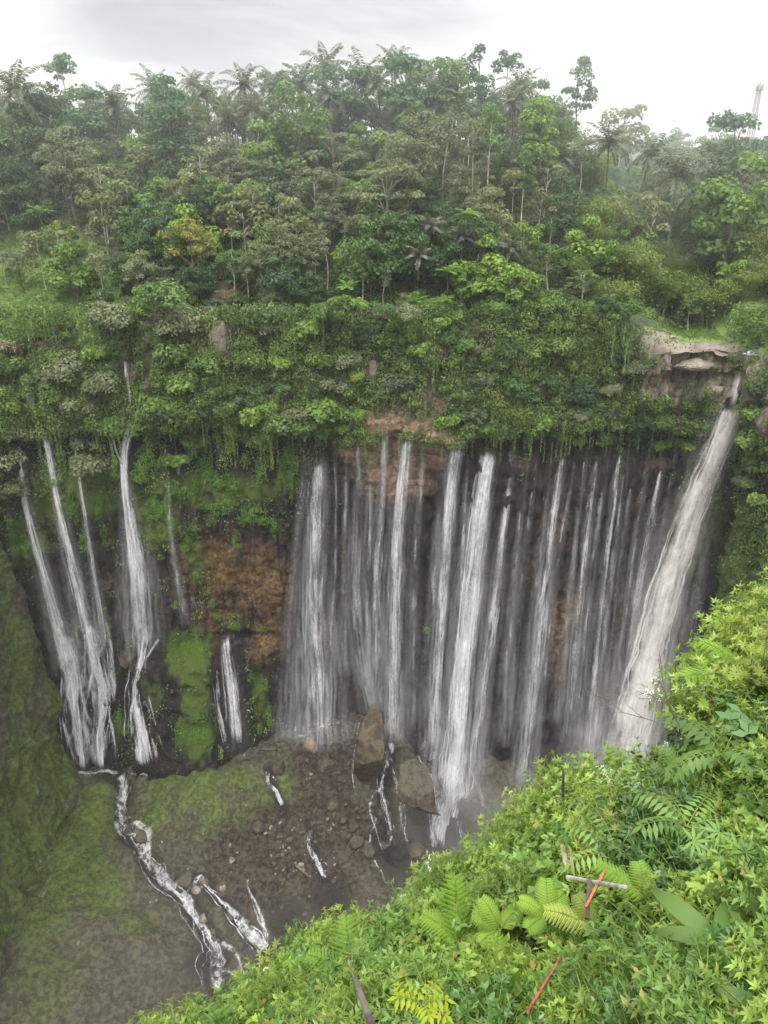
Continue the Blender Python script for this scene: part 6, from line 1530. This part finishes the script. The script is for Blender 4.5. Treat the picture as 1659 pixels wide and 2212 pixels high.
bar('orange_rail', *two((1140, 2185), (1212, 2068), 1.3, 1.5), .022, M['orange'], 'long peeling orange rail half buried in leaves near the bottom', 'rail', .03)
bar('orange_rail', *two((1265, 1960), (1306, 1882), 1.7, 2.1), .028, M['orange'], 'short orange rail behind the grey plank', 'rail', .03)
bar('wooden_post', *two((1226, 1880), (1214, 1828), 1.6, 2.2), .055, M['post'], 'short weathered wooden post with pale sawn top', 'post')
bar('wooden_post', *two((1238, 1880), (1231, 1838), 1.6, 2.1), .035, M['post'], 'thin brown post just right of the pale sawn one', 'post')
bar('wooden_post', *two((1165, 1792), (1150, 1762), 1.6, 2.0), .08, M['post'], 'leaning wooden stake among shrubs left of the white flowers', 'post')
bar('plank', *two((1225, 1894), (1355, 1917), 2.1, 2.1), .022, M['plank'], 'grey plank lying across the orange rail', 'plank', .03)
bar('wooden_post', *two((1268, 1985), (1274, 1900), 1.6, 2.2), .04, M['bark_dark'], 'dark post carrying the grey plank', 'post')
bar('dry_stick', *two((1216, 1740), (1217, 1665), 1.8, 2.2), .028, M['bark_dark'], 'thin dark stick standing up at the slope edge', 'stick')
bar('broken_stem', *two((812, 2240), (752, 2072), 3.6, 4.4), .045, M['bark'], 'broken grey stem rising at the bottom edge', 'stem')
o = COL.objects[-1] if False else None
# knob of the broken stem, part of it
kn = [ob for ob in COL.objects if ob.name.startswith('broken_stem')][0]
tp = lift(752, 2072, 4.4)
k_ = obj('knob', rock_mesh('knob', (.05, .05, .06), 77, M['bark'], 3), kn); k_.location = tp - Vector(kn.location)
# bare branching twigs at the edge
mb = MB(); c0 = lift(1470, 1570, 1.6); r_ = np.random.default_rng(5)
def twig(mb, p, d, L, rad, depth):
    q = p + d * L; mid = (p + q) / 2 + r_.normal(size=3) * L * .06
    mb.tube([p, mid, q], [rad, rad * .8, rad * .6], 4)
    if depth:
        for j in range(3):
            dn = d + r_.normal(size=3) * .5; dn /= np.linalg.norm(dn); twig(mb, p + (q - p) * (.5 + .5 * r_.random()), dn, L * .6, rad * .6, depth - 1)
twig(mb, np.zeros(3), np.array([-.45, .1, .9]), .7, .012, 3); twig(mb, np.zeros(3), np.array([-.9, .1, .2]), .9, .010, 2)
obj('bare_twig', mb.mesh('bare_twig', M['bark']), None, tuple(c0), 'bare leafless twigs sticking out over the gorge', 'twig')

# ------------------------------------------------------------------ far structures
def boxes(name, mat, bl, parent=None, loc=None, **kw):
    mb = MB()
    for (cx, cy, cz, sx, sy, sz) in bl:
        V = [(cx + a * sx / 2, cy + b * sy / 2, cz + c * sz / 2) for a in (-1, 1) for b in (-1, 1) for c in (-1, 1)]
        mb.add(V, [(0, 1, 3, 2), (4, 6, 7, 5), (0, 4, 5, 1), (2, 3, 7, 6), (0, 2, 6, 4), (1, 5, 7, 3)])
    return obj(name, mb.mesh(name, mat), parent, loc, **kw)
Yt = 330; b_ = at_y(1610, 300, Yt); t_ = at_y(1627, 178, Yt); H_ = t_.z - b_.z; x0 = b_.x
tw = empty('telecom_tower', (at_y(1612, 300, Yt).x + 1.5, Yt, b_.z), label='pale lattice telecom tower rising above the trees at far right', cat='tower')
mb = MB(); mb2 = MB(); nlev = 9
def wd(z): return 1.15 - .65 * z / H_
for sx, sy in ((1, 1), (1, -1), (-1, 1), (-1, -1)):
    mb.tube([(sx * wd(0), sy * wd(0), -6), (sx * wd(H_ * .5), sy * wd(H_ * .5), H_ * .5), (sx * wd(H_), sy * wd(H_), H_)], [.16, .14, .12], 4)
for i in range(nlev):
    z0 = H_ * i / nlev; z1 = H_ * (i + 1) / nlev
    for (a, b) in (((1, 1), (1, -1)), ((1, -1), (-1, -1)), ((-1, -1), (-1, 1)), ((-1, 1), (1, 1))):
        A = np.array([a[0] * wd(z0), a[1] * wd(z0), z0]); B = np.array([b[0] * wd(z1), b[1] * wd(z1), z1]); A2 = np.array([a[0] * wd(z1), a[1] * wd(z1), z1]); B2 = np.array([b[0] * wd(z0), b[1] * wd(z0), z0])
        mb2.tube([A, (A + B) / 2, B], .07, 4); mb2.tube([B2, (A2 + B2) / 2, A2], .07, 4); mb2.tube([A2, (A2 + B) / 2, B], .07, 4)
obj('mast', mb.mesh('mast', M['steel']), tw); obj('lattice', mb2.mesh('lattice', M['steel']), tw)
for k in range(8):
    a = k * PI / 4; R = 1.2
    boxes('antenna', M['wall'], [(R * math.cos(a), R * math.sin(a), H_ - 1.2 + .3 * (k % 2), .35, .35, 2.4)], tw)
boxes('platform', M['steel'], [(0, 0, H_ - 2.6, 3.4, 3.4, .12)], tw)
# hut with pale tin roof between trees at upper left
c = at_y(305, 322, 226); hut = empty('hut', (c.x, c.y, c.z - 2.2), label='small hut with pale tin roof among the trees at upper left', cat='hut')
boxes('wall', M['wall'], [(0, 0, 1.0, 9, 5, 2.4)], hut)
mb = MB(); mb.add([(-5.2, -3.2, 2.1), (5.2, -3.2, 2.1), (5.2, 0, 3.5), (-5.2, 0, 3.5), (5.2, 3.2, 2.1), (-5.2, 3.2, 2.1)], [(0, 1, 2, 3), (3, 2, 4, 5)]); obj('roof', mb.mesh('roof', M['tin']), hut)
# orange timber stair frame and small platform on the left cliff
c = at_wall(20, 745, 1.2); st_ = empty('timber_frame', tuple(c), label='small orange timber stair frame at the far left edge', cat='frame')
for (p_, q_) in [((-2.2, 0, -1.2), (-2.2, 0, 1.2)), ((-.8, 0, -1.2), (-.8, 0, .9)), ((.8, 0, -1.4), (.8, 0, .4)), ((-2.4, 0, 1.0), (1.4, 0, .1)), ((-2.4, 0, .3), (1.4, 0, -.7)), ((-2.4, 0, -.4), (.4, 0, 1.0)), ((1.4, 0, .2), (1.0, 0, -1.6))]:
    mb = MB(); mb.tube([p_, ((p_[0] + q_[0]) / 2, 0, (p_[2] + q_[2]) / 2), q_], .10, 4); obj('beam', mb.mesh('beam', M['clay']), st_)
boxes('panel', M['wall'], [(-1.7, .1, -.4, .7, .1, 1.2)], st_)
c = at_wall(62, 850, 1.0); pf = empty('lookout', tuple(c), label='narrow grey concrete stair pillar with small railing on the left cliff', cat='lookout')
mb = MB(); V0 = [(-.9, -.5, 3.2), (.7, -.5, 3.2), (.9, -.5, -5.5), (-.2, -.5, -5.5), (-.9, .8, 3.2), (.7, .8, 3.2), (.9, .8, -5.5), (-.2, .8, -5.5)]
mb.add(V0, [(0, 3, 2, 1), (4, 5, 6, 7), (0, 4, 7, 3), (1, 2, 6, 5), (0, 1, 5, 4), (3, 7, 6, 2)]); obj('pillar', mb.mesh('pillar', M['plank']), pf)
boxes('railing', M['post'], [(1.9, -.4, 0, 1.6, .08, .1), (1.9, -.4, -.5, 1.6, .08, .1), (2.65, -.4, -.6, .1, .08, 1.4), (1.3, -.4, -.6, .1, .08, 1.4)], pf)
# two birds high in the sky
for px, py in ((1432, 44), (1268, 118)):
    c = at_y(px, py, 140); mb = MB(); mb.add([(-.5, 0, .12), (-.1, -.1, 0), (0, -.12, 0), (-.05, .1, 0), (.5, 0, .15), (.1, -.1, 0), (.05, .1, 0), (0, .15, 0)], [(0, 1, 2, 3), (4, 6, 2, 5), (3, 2, 6, 7)])
    obj('bird', mb.mesh('bird', M['bark_dark']), None, tuple(c), 'tiny dark bird gliding ' + ('high in the white sky' if px > 1400 else 'beside the lone leaning emergent tree'), 'bird')

# fallen logs on the debris
for a, b, lb in [((600, 1620), (560, 1622), 'thin fallen log under the mossy ledge'), ((640, 1872), (668, 1895), 'grey driftwood log beside the rubble trickle')]:
    A, B = at_floor(*a), at_floor(*b); mb = MB(); mb.tube([(0, 0, .3), tuple((B - A) * .5 + Vector((0, 0, .4))), tuple(B - A + Vector((0, 0, .3)))], [.3, .26, .2], 6)
    obj('log', mb.mesh('log', M['bark']), None, tuple(A), lb, 'log')

# ------------------------------------------------------------------ mist and haze
def mist(name, c, rad, dens, label, kind='stuff'):
    import bmesh
    bm = bmesh.new(); bmesh.ops.create_icosphere(bm, subdivisions=3, radius=1)
    me = bpy.data.meshes.new(name); bm.to_mesh(me); bm.free()
    m, nt = newmat(name)
    oc = N(nt, 'ShaderNodeTexCoord').outputs['Object']
    ln = N(nt, 'ShaderNodeVectorMath', operation='LENGTH'); nt.links.new(oc, ln.inputs[0])
    f = ramp(nt, ln.outputs['Value'], .98, .15)
    nz = noise(nt, oc, 2.2, 3, .6)
    vs = N(nt, 'ShaderNodeVolumeScatter'); vs.inputs['Color'].default_value = (.95, .96, .97, 1); vs.inputs['Anisotropy'].default_value = .1
    nt.links.new(math_(nt, 'MULTIPLY', math_(nt, 'MULTIPLY', f, ramp(nt, nz, .25, .7)), dens), vs.inputs['Density'])
    o_ = N(nt, 'ShaderNodeOutputMaterial'); nt.links.new(vs.outputs[0], o_.inputs['Volume'])
    me.materials.append(m)
    o = obj(name, me, None, c, label, kind=kind); o.scale = rad
    return o
MIST = 1
if MIST:
    c = at_y(1330, 1640, 143); mist('mist', (c.x, 140, -142), (22, 16, 24), .055, 'spray cloud at the foot of the great brownish fall')
    c = at_y(1000, 1800, 132); mist('mist', (c.x + 4, 128, -146), (30, 20, 18), .022, 'spray cloud at the foot of the widest central waterfall')
    mist('mist', (-45, 96, -140), (48, 26, 18), .0022, 'thin drifting mist over the lower mossy dome')
hz = bpy.data.meshes.new('haze')
mbx = [(-420, -30, -175), (420, -30, -175), (420, 1200, -175), (-420, 1200, -175), (-420, -30, 90), (420, -30, 90), (420, 1200, 90), (-420, 1200, 90)]
hz.from_pydata(mbx, [], [(0, 3, 2, 1), (4, 5, 6, 7), (0, 1, 5, 4), (1, 2, 6, 5), (2, 3, 7, 6), (3, 0, 4, 7)])
m, nt = newmat('haze'); vs = N(nt, 'ShaderNodeVolumeScatter'); vs.inputs['Color'].default_value = (.93, .97, 1, 1); vs.inputs['Density'].default_value = .00013; vs.inputs['Anisotropy'].default_value = .2
o_ = N(nt, 'ShaderNodeOutputMaterial'); nt.links.new(vs.outputs[0], o_.inputs['Volume']); hz.materials.append(m)
obj('haze', hz, label='thin humid haze hanging in the valley air', kind='stuff')

hz2 = bpy.data.meshes.new('far_haze')
hz2.from_pydata([(x * 420, y, z) for x, y, z in [(-1, 172, -20), (1, 172, -20), (1, 420, -20), (-1, 420, -20), (-1, 172, 42), (1, 172, 42), (1, 420, 42), (-1, 420, 42)]], [], [(0, 3, 2, 1), (4, 5, 6, 7), (0, 1, 5, 4), (1, 2, 6, 5), (2, 3, 7, 6), (3, 0, 4, 7)])
m, nt = newmat('far_haze'); vs = N(nt, 'ShaderNodeVolumeScatter'); vs.inputs['Color'].default_value = (.95, .98, 1, 1); vs.inputs['Density'].default_value = .0013; vs.inputs['Anisotropy'].default_value = .2
o_ = N(nt, 'ShaderNodeOutputMaterial'); nt.links.new(vs.outputs[0], o_.inputs['Volume']); hz2.materials.append(m)
obj('far_haze', hz2, label='paler humid haze over the wooded far plateau', kind='stuff')
# ------------------------------------------------------------------ labels that tell the copies apart
LM = [(402, 540, 'the olive yellow dome tree'), (352, 270, 'the largest conical tree'), (125, 125, 'the leftmost emergent tree'), (1268, 190, 'the lone leaning tree'), (835, 380, 'the layered umbrella tree'), (930, 510, 'the silvery fronded palms'), (1010, 480, 'the highest tree fern'), (968, 600, 'the thin trunked tree fern'),
      (1625, 210, 'the telecom tower'), (1450, 790, 'the pale rim rock'), (475, 735, 'the bare tan outcrop'), (880, 920, 'the banded lip'), (280, 900, 'the bright tall left waterfall'), (1580, 900, 'the great fall top'), (60, 640, 'the grassy terrace'), (305, 322, 'the tin roofed hut'), (1030, 130, 'the tallest central tree'), (690, 130, 'the tallest skyline palm'), (1325, 330, 'the big right palm'), (1360, 250, 'the brownish skyline tree'), (432, 400, 'the bare soil slip'), (1060, 970, 'the widest central waterfall'), (752, 640, 'the broad fronded tree fern'), (120, 930, 'the leftmost waterfalls'), (1560, 715, 'the grassy river bank')]
LN = [(1220, 1850, 'the pale sawn post'), (1290, 1915, 'the grey plank'), (1180, 2110, 'the long orange rail'), (1217, 1690, 'the thin dark stick'), (1450, 1530, 'the bare twigs'), (780, 2150, 'the broken grey stem'), (1480, 1980, 'the folded palm leaf'), (910, 2190, 'the yellow leaved plant'), (1340, 1790, 'the dark paired leaflets'), (990, 2000, 'the upright yellow fern'), (1560, 1880, 'the fingered palmate leaves'), (1640, 1460, 'the right edge fern'), (1150, 1920, 'the round lobed leaves'), (600, 2160, 'the feathery dark fern'), (1640, 2180, 'the dry tipped palm leaf'), (480, 2205, 'the lowest stream bend'), (1060, 1760, 'the widest waterfall foot'), (1213, 1735, 'the broad white flower head')]
DIRN = ['right of', 'below and right of', 'below', 'below and left of', 'left of', 'above and left of', 'above', 'above and right of']
ORD = ['nearest', 'second nearest', 'third nearest', 'fourth nearest', 'fifth nearest', 'sixth nearest', 'seventh nearest', 'eighth nearest', 'ninth nearest', 'tenth nearest']
def auto_labels(items, marks):
    buckets = {}
    for o, kd, px, py, lb, words in items:
        if lb: o['label'] = lb; continue
        ds = sorted((math.hypot(px - a, py - b), a, b, t) for a, b, t in marks)
        d0, a, b, t = ds[0]
        k = int(round(math.atan2(py - b, px - a) / (PI / 4))) % 8
        buckets.setdefault((words, DIRN[k], t), []).append((d0, o))
    for (w, dr, t), v in buckets.items():
        v.sort(key=lambda q: q[0])
        for i, (_, o) in enumerate(v):
            o['label'] = f'{w} {dr} {t}' + ('' if len(v) == 1 else f', {ORD[min(i, 9)]}')
auto_labels(placed, LM); auto_labels(shrubs, LN)
print('trees and bushes', len(placed))

# ------------------------------------------------------------------ sky, light, camera
w = bpy.data.worlds.new('World'); scene.world = w; w.use_nodes = True
nt = w.node_tree; nt.nodes.clear()
SUN_EL, SUN_AZ = math.radians(62), math.radians(200)
sky = N(nt, 'ShaderNodeTexSky', sky_type='NISHITA'); sky.sun_disc = False; sky.sun_elevation = SUN_EL; sky.sun_rotation = SUN_AZ
tc = N(nt, 'ShaderNodeTexCoord').outputs['Generated']
sp = N(nt, 'ShaderNodeSeparateXYZ'); nt.links.new(tc, sp.inputs[0])
lat = math_(nt, 'MAXIMUM', sp.outputs[2], 0.0)
cl = noise(nt, mapping(nt, tc, (2.2, 2.2, 7.0)), 1.0, 5, .55, .4)
# overcast: brighter overhead, greyer cloud bellies where the noise is high
grad = N(nt, 'ShaderNodeMapRange'); nt.links.new(lat, grad.inputs[0]); grad.inputs[1].default_value = .16; grad.inputs[2].default_value = 1.0; grad.inputs[3].default_value = 1.06; grad.inputs[4].default_value = 4.6
dt = N(nt, 'ShaderNodeVectorMath', operation='DOT_PRODUCT'); nt.links.new(tc, dt.inputs[0]); dt.inputs[1].default_value = tuple(ray(600, -40).normalized())
patch = ramp(nt, math_(nt, 'ADD', dt.outputs['Value'], math_(nt, 'MULTIPLY', math_(nt, 'SUBTRACT', cl, .5), .10)), .965, 1.0)
cld = mixc(nt, math_(nt, 'MULTIPLY', patch, ramp(nt, cl, .30, .60)), (1.0, 1.0, 1.0), (.56, .57, .59))
mul = N(nt, 'ShaderNodeVectorMath', operation='SCALE'); nt.links.new(cld, mul.inputs[0]); nt.links.new(grad.outputs[0], mul.inputs['Scale'])
bg1 = N(nt, 'ShaderNodeBackground'); nt.links.new(mul.outputs[0], bg1.inputs[0]); bg1.inputs[1].default_value = .93
bg2 = N(nt, 'ShaderNodeBackground'); nt.links.new(sky.outputs[0], bg2.inputs[0]); bg2.inputs[1].default_value = .08
mx = N(nt, 'ShaderNodeMixShader'); mx.inputs[0].default_value = .06
nt.links.new(bg1.outputs[0], mx.inputs[1]); nt.links.new(bg2.outputs[0], mx.inputs[2])
o_ = N(nt, 'ShaderNodeOutputWorld'); nt.links.new(mx.outputs[0], o_.inputs[0])
sl = bpy.data.lights.new('sun', 'SUN'); sl.energy = 2.8; sl.angle = math.radians(14); sl.color = (1, .96, .90)
so = bpy.data.objects.new('sun', sl); COL.objects.link(so)
# rotation so that the light comes from SUN_EL, behind the camera
dirv = Vector((math.sin(SUN_AZ) * math.cos(SUN_EL), math.cos(SUN_AZ) * math.cos(SUN_EL), math.sin(SUN_EL)))
so.rotation_euler = dirv.to_track_quat('Z', 'Y').to_euler()

cam = bpy.data.cameras.new('camera'); co = bpy.data.objects.new('camera', cam); COL.objects.link(co)
co.location = (0, 0, 0); co.rotation_euler = (PI / 2 - PITCH, 0, 0)
cam.sensor_fit = 'VERTICAL'; cam.sensor_height = 36; cam.lens = 36 * FPX / 2212.0
cam.clip_start = .1; cam.clip_end = 3000
scene.camera = co
scene.render.engine = 'CYCLES'
cy = scene.cycles
cy.max_bounces = 5; cy.diffuse_bounces = 3; cy.glossy_bounces = 2; cy.transmission_bounces = 3; cy.transparent_max_bounces = 16; cy.volume_bounces = 1
cy.volume_step_rate = 2.0; cy.volume_max_steps = 64
cy.use_denoising = True
cy.use_adaptive_sampling = True; cy.adaptive_threshold = .02
scene.view_settings.view_transform = 'Standard'; scene.view_settings.look = 'None'; scene.view_settings.exposure = 0
